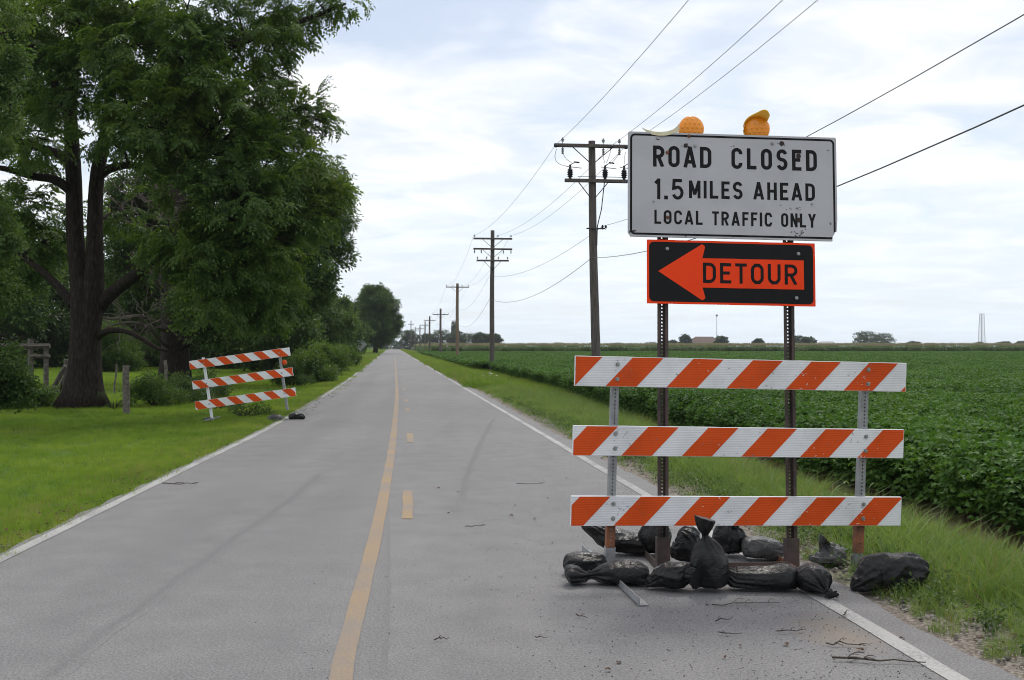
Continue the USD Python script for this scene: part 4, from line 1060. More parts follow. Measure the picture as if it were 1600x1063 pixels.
soy_m = leafy('soybean_leaf', (0.034, 0.086, 0.016), (0.058, 0.132, 0.024), (0.098, 0.19, 0.038), 0.34, 0.35, fine=7.0, rough=0.55, spec=0.22)
lawn_m = leafy('lawn_grass', (0.08, 0.155, 0.022), (0.155, 0.25, 0.034), (0.26, 0.33, 0.058), 0.42, 0.45, fine=5.0, spec=.2)
verge_m = leafy('verge_grass', (0.07, 0.13, 0.032), (0.135, 0.215, 0.06), (0.23, 0.305, 0.105), 0.4, 0.9, fine=8.0, spec=.25)
straw_m = leafy('dry_grass', (0.16, 0.13, 0.06), (0.25, 0.20, 0.10), (0.33, 0.27, 0.15), 0.3, 1.5, fine=9.0)
corn_m = leafy('corn_leaf', (0.045, 0.095, 0.02), (0.075, 0.14, 0.03), (0.11, 0.18, 0.04), 0.3, 0.08, fine=0.8)
tassel_m = plain('corn_tassel', (0.34, 0.32, 0.17), 0.9, 0, 0.3, 1.0)
bark = mat('tree_bark', {
    'g': ('texture_coordinate', {}), 'map': ('mapping', {'scale': (5.0, 5.0, 1.1)}), 'n': ('noise_texture', {'scale': 4.5, 'detail': 7.0, 'roughness': 0.7}), 'v': ('voronoi_texture', {'scale': 5.0, 'feature': 'distance_to_edge'}),
    'r': ('rgb_ramp', {'ramp': [(0.3, (0.013, 0.010, 0.008)), (0.5, (0.03, 0.024, 0.020)), (0.72, (0.062, 0.052, 0.044))]}), 'm': ('mix_float', {'fac': 0.4}),
    'b': ('bump', {'strength': 1.0, 'distance': 0.05}), 'p': ('principled_bsdf', {'roughness': 0.95, 'specular_ior_level': 0.1})},
    [('g.object', 'map.vector'), ('map.vector', 'n.vector'), ('map.vector', 'v.vector'), ('n.fac', 'r.fac'), ('r.color', 'p.base_color'), ('n.fac', 'm.a'), ('v.distance', 'm.b'), ('m.result', 'b.height'), ('b.normal', 'p.normal')], 'p.BSDF')
dead_wood = plain('dead_branch', (0.10, 0.078, 0.066), 0.9, 0, 0.35, 3)


def leaf_quads(base, direc, nrm, L, W, fold=0.2, segs=1):
    """many folded leaves at once: base, direction, normal (n,3)"""
    n = len(base)
    L = np.broadcast_to(L, n)[:, None]
    W = np.broadcast_to(W, n)[:, None]
    d = direc / (np.linalg.norm(direc, axis=1, keepdims=True) + 1e-9)
    s = np.cross(nrm, d)
    s /= np.linalg.norm(s, axis=1, keepdims=True) + 1e-9
    nn = np.cross(d, s)
    if segs == 1:
        v = np.stack([base, base + d * L * .45 + s * W / 2 + nn * W * fold, base + d * L, base + d * L * .45 - s * W / 2 + nn * W * fold], 1)
        f = np.array([[0, 3, 2], [0, 2, 1]])
    else:      # fuller leaf with a bent midrib
        v = np.stack([base, base + d * L * .3 + s * W * .48 + nn * W * fold, base + d * L * .62 + s * W * .4 + nn * W * fold * .4, base + d * L - nn * L * .14,
                      base + d * L * .62 - s * W * .4 + nn * W * fold * .4, base + d * L * .3 - s * W * .48 + nn * W * fold, base + d * L * .5 - nn * L * .02], 1)
        f = np.array([[0, 6, 1], [1, 6, 2], [2, 6, 3], [3, 6, 4], [4, 6, 5], [5, 6, 0]])[:, ::-1]
    m = v.shape[1]
    return tm(v.reshape(-1, 3), (np.arange(n)[:, None, None] * m + f[None]).reshape(-1, 3))


def rnd_dir(rng, n, up=0.0):
    d = rng.normal(size=(n, 3))
    d[:, 2] += up
    return d / np.linalg.norm(d, axis=1, keepdims=True)


def compound_spray(seed, leaves=6, pairs=6, L=.36, leaflet=.125):
    """a twig along +x with drooping feather leaves"""
    rng = np.random.default_rng(seed)
    B, D, N = [], [], []
    for k in range(leaves):
        o = np.array([.4 * k / leaves, 0, 0])
        a = rng.uniform(-1.3, 1.3)
        d = np.array([math.cos(a) * .8, math.sin(a), rng.uniform(-.3, .35)])
        d /= np.linalg.norm(d)
        for j in range(pairs + 1):
            s = (j + 1) / (pairs + 1)
            p = o + d * L * s * rng.uniform(.9, 1.1) + np.array([0, 0, -.16 * s * s])
            ax = d + np.array([0, 0, -.45 * s])
            side = np.cross(ax, [0, 0, 1.0])
            side /= np.linalg.norm(side)
            for sg_ in ((-1, 1) if j < pairs else (0,)):
                B.append(p)
                D.append(ax * (.45 if sg_ else 1) + side * sg_ * .9 + [0, 0, -.35] + rng.normal(0, .12, 3))
                N.append(np.array([0, 0, 1.0]) + rng.normal(0, .3, 3))
    return leaf_quads(np.array(B), np.array(D), np.array(N), leaflet * rng.uniform(.8, 1.15, len(B)), leaflet * .38, .15)


def ball_spray(seed, n=46, R=.26, leaf=.085, wid=.6):
    rng = np.random.default_rng(seed)
    d = rnd_dir(rng, n)
    b = d * R * rng.uniform(.2, 1, n)[:, None] * np.array([1.2, 1, .8])
    dd = d + rnd_dir(rng, n) * .7 + [.3, 0, -.4]
    return leaf_quads(b, dd, rnd_dir(rng, n, 1.6), leaf * rng.uniform(.7, 1.25, n), leaf * wid, .18)


PROTO = {'walnut': [(compound_spray(s), walnut) for s in (1, 2, 3)], 'ash': [(ball_spray(s + 10, 40, .32, .15, .5), ash) for s in (1, 2, 3)], 'vine': [(ball_spray(s + 20, 44, .22, .085, .75), vine) for s in (1, 2)],
         'shrub': [(ball_spray(s + 30, 40, .2, .075, .5), shrub) for s in (1, 2)], 'weed': [(ball_spray(s + 40, 34, .16, .075, .55), weed_m) for s in (1, 2)],
         'wood': [(ball_spray(s + 50, 36, .5, .27, .55), ash) for s in (1, 2, 3)], 'far': [(ball_spray(s + 60, 30, .8, .55, .6), far_leaf) for s in (1, 2, 3)], 'shrubfar': [(ball_spray(s + 70, 44, .36, .14, .5), shrub) for s in (1, 2)]}


def aim(d, rng):
    """rotations that turn +x to the directions d, z kept upwards as far as it goes, with a random roll"""
    d = d / np.linalg.norm(d, axis=1, keepdims=True)
    y = np.cross(np.array([0, 0, 1.0]) + rng.normal(0, .35, d.shape), d)
    y /= np.linalg.norm(y, axis=1, keepdims=True)
    z = np.cross(d, y)
    q = Rot.from_matrix(np.stack([d, y, z], 2)).as_quat()
    return q[:, [3, 0, 1, 2]]


def crown(parent, lobes, kind, dens, rng, squash=.85, droop=.35, size=1.0, hollow=.5, name='crown', ground=None):
    """foliage on uneven lobes [(centre, radius)]"""
    pos, dr = [], []
    C = np.array([c for c, r in lobes])
    Rr = np.array([r for c, r in lobes])
    for c, r in lobes:
        n = max(6, int(dens * 12.6 * r * r))
        d = rnd_dir(rng, n)
        bump = .55 + .8 * meshkit.noise(d * 2.6 + c * 1.7, 4)
        p = c + d * (r * bump * (hollow + (1 - hollow) * rng.uniform(0, 1, n) ** .6))[:, None] * [1, 1, squash]
        ok = (np.linalg.norm((p[:, None] - C[None]) / [1, 1, squash], axis=2) < Rr[None] * .42).sum(1) == 0
        if ground is not None:
            ok &= p[:, 2] > ground + .05
        # gaps
        ok &= meshkit.noise(p * 1.25 / max(.6, size), 8) > .36
        pos.append(p[ok]); dr.append((d + [0, 0, -droop] + rng.normal(0, .35, d.shape))[ok])
    pos, dr = np.vstack(pos), np.vstack(dr)
    pr = PROTO[kind]
    return scatter(name, pr, pos, aim(dr, rng), size * rng.uniform(.75, 1.2, len(pos)), rng.integers(0, len(pr), len(pos)), parent)


def bough(a, b_, r0, r1, rng, n=8, sag=.1, wig=.05):
    a, b_ = np.asarray(a, float), np.asarray(b_, float)
    L = np.linalg.norm(b_ - a)
    s = np.linspace(0, 1, n)
    q = a + s[:, None] * (b_ - a)
    q[:, 2] += np.sin(s * math.pi) * L * sag
    q[1:-1] += rng.normal(0, wig * L / 3, (n - 2, 3))
    return tube(q, r0 + (r1 - r0) * s ** .8, 7), q


def limbs(parent, skel, lobes, rng, mt, twigs=5, limb_r=.03):
    """a limb from the skeleton to each lobe and thinner branches out to its leaves"""
    S = np.vstack([q for q, r in skel]); Sr = np.concatenate([r for q, r in skel])
    fine = []
    for c, r in lobes:
        dist = np.linalg.norm(S - c, axis=1) + 1.2 * np.maximum(S[:, 2] - c[2] + .3 * np.linalg.norm((S - c)[:, :2], axis=1), 0)
        k = int(np.argmin(dist))
        L = np.linalg.norm(S[k] - c)
        if L < .3:
            continue
        r0 = min(Sr[k] * .7, .02 + limb_r * L ** .7)
        m, q = bough(S[k], c, r0, max(.012, r0 * .35), rng, sag=rng.uniform(-.02, .12))
        obj('limb', m, mt, parent, True)
        for _ in range(twigs):
            d = rnd_dir(rng, 1, .2)[0]
            fine.append(bough(q[rng.integers(4, 8)], c + d * r * [1, 1, .8], r0 * .3 + .004, .006, rng, 5, 0, .08)[0])
    if fine:
        obj('twigs', cat_(fine), mt, parent, True, kind='stuff')


def trunk_tube(pts, rad, n=14, flare=0.0, seed=0):
    c = curve(pts, 26)
    d = np.r_[0, np.cumsum(np.linalg.norm(np.diff(pts, axis=0), axis=1))]
    r = np.interp(np.linspace(0, d[-1], 26), d, rad)
    m = tube(c, r, n)
    v = m.vertices
    k = np.repeat(np.arange(26), n)
    body = v[:26 * n]
    o = body - c[k]
    w = 1 + .22 * (meshkit.noise(np.stack([o[:, 0] * 5 / r[k] * .35, o[:, 1] * 5 / r[k] * .35, c[k][:, 2] * .35], 1), seed) - .5)
    if flare:
        a = np.arctan2(o[:, 1], o[:, 0])
        low = np.exp(-np.maximum(c[k][:, 2] - c[0, 2], 0) / .45)
        w = w * (1 + flare * low * (1 + .5 * np.sin(a * 5 + seed)))
    v[:26 * n] = c[k] + o * w[:, None]
    m.vertices = v
    return m, c, r


def PX(lst, Y):
    return np.array([P(a, b_, Y + (q[0] if q else 0)) for a, b_, *q in lst])


def lobes_of(lst, Y0):
    """(px, py, radius px, depth offset)"""
    return [(P(a, b_, Y0 + dy), r / F * (Y0 + dy)) for a, b_, r, dy in lst]


# the big walnut at the lawn's edge
rng = np.random.default_rng(101)
YA = 26.2
ta = thing('walnut_tree', 'big dark two-stemmed tree whose trunk stands on the lawn at left', 'tree')
tr = []
m, c, r = trunk_tube(PX([(131, 642), (132, 600), (133, 540), (131, 485), (124, 430), (118, 380), (116, 300), (113, 230), (110, 160), (122, 70), (140, -60)], YA), [.47, .40, .37, .35, .24, .215, .2, .18, .16, .13, .09], 16, .45, 3)
tr.append((c, r)); m1_ = m
m, c, r = trunk_tube(PX([(134, 600), (140, 520), (146, 465), (148, 400), (149, 330), (156, 250), (170, 190), (168, 110), (156, 20), (175, -90)], YA - .1), [.26, .27, .26, .215, .19, .17, .155, .13, .1, .07], 14, 0, 5)
tr.append((c, r))
obj('trunk', m1_, bark, ta, True)
obj('stem', m, bark, ta, True)
for pts, rad in (([(150, 300, 0), (164, 268, -.2), (185, 260, -.4), (205, 258, -.7), (245, 264, -1.2), (300, 250, -1.8)], [.12, .11, .1, .09, .075, .05]),
                 ([(112, 300, 0), (96, 287, -.2), (78, 279, -.2), (60, 277, -.3), (30, 270, -.6), (-20, 262, -1)], [.13, .12, .11, .1, .08, .06]),
                 ([(116, 262, 0), (100, 245, .3), (70, 233, .5), (30, 222, .8), (-20, 216, 1)], [.13, .12, .1, .08, .06]),
                 ([(156, 482, 0), (172, 462, -.2), (200, 440, -.5), (225, 420, -.9), (250, 398, -1.2), (300, 372, -1.7), (350, 350, -2)], [.18, .17, .155, .135, .12, .09, .06]),
                 ([(150, 532, 0), (163, 520, -.3), (182, 516, -.6), (210, 523, -.9), (235, 538, -1.1), (262, 548, -1.3)], [.09, .085, .075, .06, .05, .03]),
                 ([(114, 478, 0), (96, 452, .2), (75, 432, .4), (50, 412, .6), (10, 390, 1)], [.12, .11, .1, .08, .05]),
                 ([(168, 190, 0), (215, 150, -.5), (280, 105, -1), (350, 75, -1), (420, 50, -.5), (500, 22, .2), (540, 6, .5)], [.17, .15, .13, .11, .09, .06, .03]),
                 ([(112, 200, 0), (90, 140, 0), (60, 90, -.3), (20, 40, -.6)], [.14, .12, .1, .06]),
                 ([(124, 70, 0), (180, 30, -.5), (250, -10, -1)], [.13, .1, .06])):
    q = PX(pts, YA)
    m, c, r = trunk_tube(q, rad, 10, 0, 7)
    tr.append((c, r))
    obj('limb', m, bark, ta, True)
LA = [(150, 115, 52, -1.6), (95, 150, 50, -1.2), (120, 40, 58, -1.6), (60, 215, 42, -1), (40, 60, 58, -1), (160, 215, 30, -1.4), (20, 20, 80, 0), (90, 10, 90, 1), (50, 120, 60, 1.5), (15, 180, 50, 1), (190, -10, 80, -1), (215, 70, 80, -2), (290, 20, 90, -2), (300, 110, 80, -2), (370, 20, 75, -1), (410, 65, 55, -.5), (440, 8, 55, 0), (500, 2, 36, .3), (548, -2, 30, .5), (470, 40, 26, .3),
      (225, 160, 62, -2.4), (250, 190, 75, -2.5), (340, 170, 75, -2), (400, 150, 62, -1), (250, 90, 70, -1), (445, 195, 55, 0), (490, 190, 42, .4), (520, 195, 32, .6), (350, 245, 80, -2), (420, 265, 80, -1.3), (480, 262, 52, 0), (524, 255, 30, .6),
      (300, 300, 58, -2.4), (370, 320, 80, -2), (440, 335, 75, -1), (500, 330, 48, 0), (535, 300, 26, .4), (526, 350, 26, .6), (270, 365, 50, -2), (330, 395, 70, -2.2), (400, 400, 75, -1.5), (460, 395, 55, -.6), (350, 455, 62, -1.8), (420, 462, 55, -1),
      (546, 192, 17, .5), (540, 210, 15, .4), (556, 292, 20, .6), (561, 316, 18, .6), (548, 345, 22, .6), (512, 165, 20, .4), (470, 118, 18, .2), (60, 330, 45, 1.5), (15, 330, 45, 1), (30, 400, 48, 1), (85, 372, 34, 1.5), (190, 330, 32, 1.5), (60, 225, 40, 1.4)]
LA = [(a - (.2 if b_ > 100 else .04) * max(0, a - 380), b_, r * (.9 if a > 430 else 1), dy) for a, b_, r, dy in LA]
LAw = lobes_of(LA, YA)
limbs(ta, tr, LAw, rng, bark, 5)
crown(ta, LAw, 'walnut', 7.6, rng, size=.95, hollow=.35)

# the second trunk with dead boughs
rng = np.random.default_rng(102)
YB = 40.0
tb = thing('ash_tree', 'second thick trunk in the weeds with bare dead boughs, behind the big tree', 'tree')
m, c, r = trunk_tube(PX([(274, 606), (274, 560), (272, 500), (268, 440), (272, 380), (278, 300), (270, 230), (280, 150)], YB), [.62, .56, .52, .46, .38, .32, .26, .16], 14, .25, 9)
obj('trunk', m, bark, tb, True)
trB = [(c, r)]
for pts, rad in (([(268, 470, 0), (245, 440, -1), (225, 415, -2), (205, 395, -3)], [.13, .1, .075, .04]), ([(280, 320, 0), (262, 330, -1), (246, 300, -2), (234, 270, -2.6)], [.14, .12, .09, .05]),
                 ([(258, 515, -.5), (232, 500, -2), (210, 494, -3), (175, 498, -3.5), (155, 492, -4)], [.09, .075, .06, .045, .03]), ([(262, 540, -.5), (240, 520, -2), (215, 505, -3), (165, 512, -3.5)], [.075, .06, .045, .03])):
    m, c, r = trunk_tube(PX(pts, YB), rad, 8, 0, 3)
    obj('dead_bough', m, dead_wood, tb, True)
fine = []
for _ in range(120):
    a = P(rng.uniform(170, 250), rng.uniform(280, 360), YB - rng.uniform(0, 4)) if rng.random() < .6 else P(rng.uniform(165, 255), rng.uniform(470, 520), YB - rng.uniform(1, 4))
    fine.append(bough(a, a + rng.normal(0, 1, 3) * [.9, .5, .7], .02, .006, rng, 6, 0, .12)[0])
obj('bare_twigs', cat_(fine), dead_wood, tb, True, kind='stuff')
LB_ = lobes_of([(215, 300, 46, 5), (270, 320, 55, 5), (245, 375, 50, 5), (190, 345, 40, 5), (205, 430, 45, 5), (300, 380, 50, 4), (230, 460, 45, 3), (320, 470, 60, -2), (390, 470, 62, -1), (450, 440, 55, 0), (490, 412, 46, 1), (522, 395, 32, 2), (512, 340, 38, 2), (468, 340, 66, 1), (410, 380, 80, 2), (330, 400, 75, 2), (260, 220, 70, 2), (320, 260, 70, 2), (420, 300, 80, 3), (380, 490, 45, -2), (330, 510, 36, -2), (440, 480, 40, 0), (490, 455, 36, 1), (180, 400, 45, 3), (525, 300, 28, 2), (500, 285, 38, 2)], YB)
limbs(tb, trB, LB_, rng, bark, 4)
crown(tb, LB_, 'ash', 9.0, rng, size=1.0)


def round_tree(name, label, px, Y, height, width, kind, dens, seed, low=.22, nl=14, size=1.0, r0=.25, group=None, cat='tree', skew=0):
    """one standing tree: trunk, limbs and a crown of uneven lobes, built round its own foot"""
    rng = np.random.default_rng(seed)
    x_ = (px - CX) / F * Y
    z_ = float(land(x_, Y))
    t_ = thing(name, label, cat, (x_, Y, z_), 0, group)
    m, c, r = trunk_tube([(0, 0, -.2), (rng.normal(0, .1), 0, height * .25), (rng.normal(0, .2), 0, height * .5), (rng.normal(0, .3), 0, height * .78)], [r0, r0 * .8, r0 * .55, r0 * .2], 9, .2, seed)
    obj('trunk', m, bark, t_, True)
    L = []
    for k in range(nl):
        u = (k + .5) / nl
        zc = height * (low + (1 - low) * u * .92)
        w = width * .5 * (math.sin(math.pi * (.12 + .8 * u)) ** .8)
        a = k * 2.4 + rng.uniform(-.4, .4)
        rr = width * rng.uniform(.12, .22)
        w = w * rng.uniform(.75, 1.15)
        L.append((np.array([math.cos(a) * max(w - rr * .7, 0) + skew * u, math.sin(a) * max(w - rr * .7, 0), min(zc, height - rr * .7)]), rr))
    limbs(t_, [(c, r)], L, rng, bark, 2)
    crown(t_, L, kind, dens, rng, size=size, ground=.1)
    return t_


# dark wood along the left verge and behind the lawn
round_tree('verge_tree', 'dark leafy tree left of the tilted barricade top, overhanging the verge', 425, 62, 8.2, 7.5, 'wood', 4.2, 201, .06, 16, .9)
round_tree('verge_tree', 'dark rounded tree beyond the light green roadside bushes', 490, 80, 6.0, 7.0, 'wood', 4.2, 202, .04, 15, .9)
round_tree('verge_tree', 'dark tree leaning to the road just left of the tall far one', 512, 108, 6.8, 6.8, 'wood', 4.0, 203, .05, 15, 1.0)
round_tree('maple_tree', 'tall dark spreading tree standing alone at the far left road edge', 586, 190, 12.6, 10.4, 'wood', 3.6, 204, .17, 30, 1.0, .45)
round_tree('maple_tree', 'shorter ragged tree crowding the left side of the tall far one', 553, 205, 10.6, 7.5, 'wood', 3.4, 214, .1, 18, 1.05, .35, skew=-.8)
round_tree('maple_tree', 'dark middling tree closing the gap behind the diamond sign', 541, 150, 6.4, 7.0, 'wood', 3.6, 216, .05, 14, 1.0, .25)
for k_, (px, Y, hh, w, lab) in enumerate(((-40, 66, 12, 10, 'dark wood tree at the far left edge behind the timber frame'), (40, 74, 9.5, 8, 'dark wood tree behind the leaning planks'), (110, 80, 10.5, 8, 'dark wood tree directly behind the big trunk'), (190, 84, 8, 8, 'dark wood tree behind the lawn right of the big trunk'),
                                   (255, 78, 9.0, 8, 'dark wood tree behind the second trunk'), (330, 70, 9.0, 8, 'dark wood tree behind the tilted barricade left end'), (385, 76, 9.5, 8, 'dark wood tree behind the tilted barricade right end'), (455, 112, 9, 9, 'dark wood tree deep behind the roadside bushes'))):
    round_tree('wood_tree', lab, px, Y, hh, w, 'wood', 3.4, 220 + k_, .02, 15, 1.0, .25, 'trees of the dark wood at the left')
# a vine-covered young tree at the left edge
rng = np.random.default_rng(105)
tv = thing('vine_tree', 'pale leafy vine-hung tree cut off by the left picture edge', 'tree')
YV = 19.0
m, c, r = trunk_tube(PX([(-62, 668), (-60, 560), (-64, 420), (-58, 260), (-50, 100)], YV), [.16, .14, .12, .1, .06], 9, .2, 2)
obj('trunk', m, bark, tv, True)
LV = lobes_of([(-20, 60, 52, 0), (0, 130, 38, -.4), (18, 175, 26, -.4), (-20, 210, 40, 0), (10, 235, 22, -.3), (-30, 330, 50, 0), (0, 380, 34, 0), (-10, 460, 44, .2), (14, 520, 30, .3), (-20, 560, 45, .2), (20, 590, 30, .5), (0, 615, 30, .3), (38, 610, 22, .6), (-10, 20, 50, 0), (24, 90, 24, -.3)], YV)
limbs(tv, [(c, r)], LV, rng, bark, 3)
crown(tv, LV, 'vine', 26, rng, size=.75, ground=0.02)


def bush(name, label, px, py, Y, w, h, kind, dens, seed, size=1.0, group=None, cat='bush', nl=9):
    rng = np.random.default_rng(seed)
    x_ = (px - CX) / F * Y
    z_ = float(land(x_, Y))
    t_ = thing(name, label, cat, (x_, Y, z_), 0, group)
    L = []
    for k in range(nl):
        a = k * 2.4
        rr = min(w, h * 1.6) * rng.uniform(.2, .32)
        q = math.sqrt((k + .3) / nl)
        L.append((np.array([math.cos(a) * max(w / 2 - rr * .8, 0) * q, math.sin(a) * max(min(w, 2.5) / 2 - rr * .6, 0) * q, rr * .5 + max(h - rr * 1.3, 0) * rng.uniform(.0, 1) * (1 - .5 * q)]), rr))
    st = [bough((rng.normal(0, .06), rng.normal(0, .06), -.05), c_, .018, .006, rng, 5, .05, .05)[0] for c_, r_ in L]
    obj('stems', cat_(st), bark, t_, True, kind='stuff')
    crown(t_, L, kind, dens, rng, size=size, ground=-.05, droop=.1, hollow=.3, name='foliage')
    return t_


for k_, (px, py, Y, w, h, kind, lab, n_) in enumerate((
        (240, 640, 27.0, 1.6, 1.05, 'shrub', 'dense green bush right of the round fence post', 'roadside_bush'), (285, 636, 28.5, 1.5, .9, 'weed', 'low green bush at the foot of the second trunk', 'roadside_bush'), (180, 645, 25.6, .9, .5, 'weed', 'low leafy weeds between the big trunk and the round post', 'weed_clump'),
        (385, 655, 22.6, 1.1, .45, 'weed', 'grey-green weeds under the tilted barricade', 'weed_clump'), (345, 640, 25.5, 1.2, .5, 'weed', 'weeds behind the left half of the tilted barricade', 'weed_clump'),
        (318, 620, 31, 1.8, 1.0, 'weed', 'dark bush showing through the tilted barricade rails', 'roadside_bush'),
        (480, 590, 44, 2.6, 1.5, 'shrubfar', 'light green roadside bush just right of the tilted barricade', 'roadside_bush'), (500, 580, 54, 3.0, 1.9, 'shrubfar', 'pale green roadside bush, middle of three along the verge', 'roadside_bush'), (527, 570, 68, 3.0, 1.9, 'shrubfar', 'pale green roadside bush, farthest of three along the verge', 'roadside_bush'),
        (455, 600, 40, 1.8, 1.3, 'weed', 'darker bush behind the right post of the tilted barricade', 'roadside_bush'),
        (165, 578, 62, 4.5, 3.6, 'shrubfar', 'sunlit pale bush beyond the lawn right of the big trunk', 'roadside_bush'), (215, 575, 74, 6.0, 2.2, 'shrubfar', 'low hedge bush at the back of the far lawn', 'roadside_bush'),
        (20, 632, 26.0, 1.8, 1.2, 'vine', 'leafy bush under the timber frame', 'roadside_bush'), (60, 632, 27, 1.3, .6, 'vine', 'low leafy weeds at the foot of the leaning planks', 'weed_clump'), (508, 560, 96, 2.6, 1.4, 'shrubfar', 'green bush at the foot of the leaning dark tree', 'roadside_bush'))):
    bush(n_, lab, px, py, Y, w, h, kind, 20 if kind != 'shrubfar' else 9, 300 + k_, {'shrub': .8, 'weed': .8, 'vine': .8}.get(kind, .9), 'bushes and weeds on the left side')

# far trees: three built, the others copies
def far_tree(label, px, Y, h, w, seed, group=None):
    rng = np.random.default_rng(seed)
    x_ = (px - CX) / F * Y
    t_ = thing('far_tree', label, 'tree', (x_, Y, float(land(x_, Y)) - .2), 0, group, (1, 1, 1))
    obj('trunk', tube([(0, 0, -1), (0, 0, h * .6)], [.3, .15], 6), bark, t_, True)
    B = []
    for k in range(13):
        a, u = k * 2.4, (k + .5) / 13
        rr = w * rng.uniform(.18, .27)
        q = math.sin(math.pi * (.15 + .75 * u)) * (w / 2 - rr * .7)
        d = rnd_dir(rng, 170)
        B.append(np.array([math.cos(a) * q, math.sin(a) * q, min(h * (.12 + .88 * u), h - rr * .7)]) + d * rr * (.5 + .5 * rng.uniform(0, 1, 170) ** .5)[:, None] * [1, 1, .85])
    B = np.vstack(B)
    B = B[B[:, 2] > 0]
    obj('crown', leaf_quads(B, rnd_dir(rng, len(B)) + [0, 0, -.3], rnd_dir(rng, len(B), 1.2), .75 * rng.uniform(.7, 1.2, len(B)), .5, .15), far_leaf, t_, False)
    return t_
TP = [far_tree('tall roundish tree at the right side of the road end', 640, 430, 8.5, 8, 401), far_tree('broad tree, left half of the large pair right of the sign', 1352, 500, 9.3, 12, 402), far_tree('low round tree beside the brown-roofed house, left of it', 1071, 470, 7.2, 6, 403)]
for k_, (i, px, Y, sh, sw, lab) in enumerate((
        (1, 1379, 510, .92, 1.0, 'broad tree, right half of the large pair right of the sign'), (2, 1127, 470, .9, 1.1, 'round tree right of the brown-roofed house'), (2, 1185, 470, .75, .95, 'lone small tree between the sign posts'), (0, 1246, 480, .82, .9, 'tree mostly behind the right sign post'), (2, 1262, 470, .86, 1.3, 'tree between the right sign post and the grey-roofed house'),
        (2, 1428, 560, .72, 1.4, 'low tree right of the large pair'), (2, 1455, 640, .7, 1.4, 'lower flat tree in the gap before the lattice tower'), (2, 1530, 560, .66, 1.2, 'small tree at the foot of the lattice tower'), (2, 1570, 560, .7, 1.3, 'small tree right of the lattice tower'), (2, 1596, 560, .72, 1.2, 'small tree at the right picture edge'),
        (0, 668, 440, .85, 1.1, 'first tree of the dark row behind the third pole'), (1, 690, 440, .95, .8, 'second tree of the dark row behind the third pole'), (0, 712, 445, 1.0, 1.0, 'third tree of the dark row, straight behind the third pole'), (0, 709, 450, 1.5, .35, 'narrow tree sticking up out of the dark row'), (1, 733, 440, .8, .75, 'fourth tree of the dark row, left of the second pole'), (2, 752, 440, 1.05, 1.4, 'fifth tree of the dark row, left of the second pole'), (2, 772, 440, .98, 1.2, 'last tree of the dark row, behind the second pole'),
        (1, 606, 520, .8, .9, 'dark tree closing the road at its end, left'), (0, 622, 700, .75, .9, 'distant tree at the very end of the road'), (1, 590, 420, .6, .9, 'dark tree under the tall spreading one'),
        (2, 812, 900, .75, 2.2, 'tiny distant tree right of the grain bin'), (2, 850, 900, .8, 2.2, 'tiny distant tree left of the nearest pole'), (1, 872, 900, .75, 1.0, 'tiny distant tree touching the nearest pole, left'), (2, 895, 920, .7, 2.0, 'tiny distant tree just left of the nearest pole'), (1, 965, 900, .72, 1.2, 'tiny distant tree right of the nearest pole'), (2, 990, 900, .78, 2.0, 'tiny distant tree below the left end of the detour sign'), (1, 1018, 900, .8, 1.1, 'tiny distant tree left of the left sign post'), (2, 1050, 640, .95, 1.4, 'distant tree right of the left sign post'))):
    dup(TP[i], lab, ((px - CX) / F * Y, Y, float(land((px - CX) / F * Y, Y)) - .2), k_ * 1.3, (sw, sw, sh), 'trees along the far horizon')

# ------------------------------------------------------------------ grass
def tuft(seed, n, R, h0, h1, w, lean=.45, segs=3):
    rng = np.random.default_rng(seed)
    a, q = rng.uniform(0, 6.28, n), R * np.sqrt(rng.uniform(0, 1, n))
    base = np.stack([q * np.cos(a), q * np.sin(a), np.full(n, -.02)], 1)
    h = rng.uniform(h0, h1, n)
    b = rng.uniform(0, 6.28, n)
    ln = rng.uniform(.1, 1, n) * lean
    dirn = np.stack([np.cos(b), np.sin(b), 0 * b], 1)
    c_ = rng.uniform(0, 6.28, n)
    side = np.stack([np.cos(c_), np.sin(c_), 0 * c_], 1) * (w / 2)
    V, Fc = [], []
    per = segs * 2 + 1
    for s in range(segs + 1):
        t_ = s / segs
        ctr = base + dirn * (h * ln * t_ ** 1.9)[:, None] + np.array([0, 0, 1.0]) * (h * t_ * (1 - .25 * ln * t_))[:, None]
        if s < segs:
            V += [ctr - side * (1 - t_ * .75), ctr + side * (1 - t_ * .75)]
        else:
            V += [ctr]
    v = np.stack(V, 1).reshape(-1, 3)
    f = []
    for s in range(segs - 1):
        f += [[2 * s, 2 * s + 1, 2 * s + 3], [2 * s, 2 * s + 3, 2 * s + 2]]
    f += [[2 * segs - 2, 2 * segs - 1, 2 * segs]]
    return tm(v, (np.arange(n)[:, None, None] * per + np.array(f)[None]).reshape(-1, 3))


def spread(name, label, cat, protos, xy, rng, s0=.8, s1=1.2, tilt=.12, zoff=0.0, weights=None, scl=None):
    x_, y_ = xy[:, 0], xy[:, 1]
    n = len(xy)
    s = rng.uniform(s0, s1, n) if scl is None else scl * rng.uniform(s0, s1, n)
    idx = rng.choice(len(protos), n, p=weights)
    return scatter(name, protos, np.stack([x_, y_, land(x_, y_) + zoff], 1), q_yaw_tilt(rng.uniform(0, 6.28, n), rng.uniform(-tilt, tilt, n), rng.uniform(0, 6.28, n)), s, idx, None, 'stuff', label, cat)


rng = np.random.default_rng(500)
def area(n, ylo, yhi, side, d0, d1, power=1.0):
    """points at offsets d0..d1 outside the right or left edge line, denser towards the camera"""
    u = rng.uniform(0, 1, n)
    y_ = ylo + (yhi - ylo) * u ** power
    d = rng.uniform(d0, d1, n)
    return np.stack([RIGHT(y_) + d if side > 0 else LEFT(y_) - d, y_], 1), d
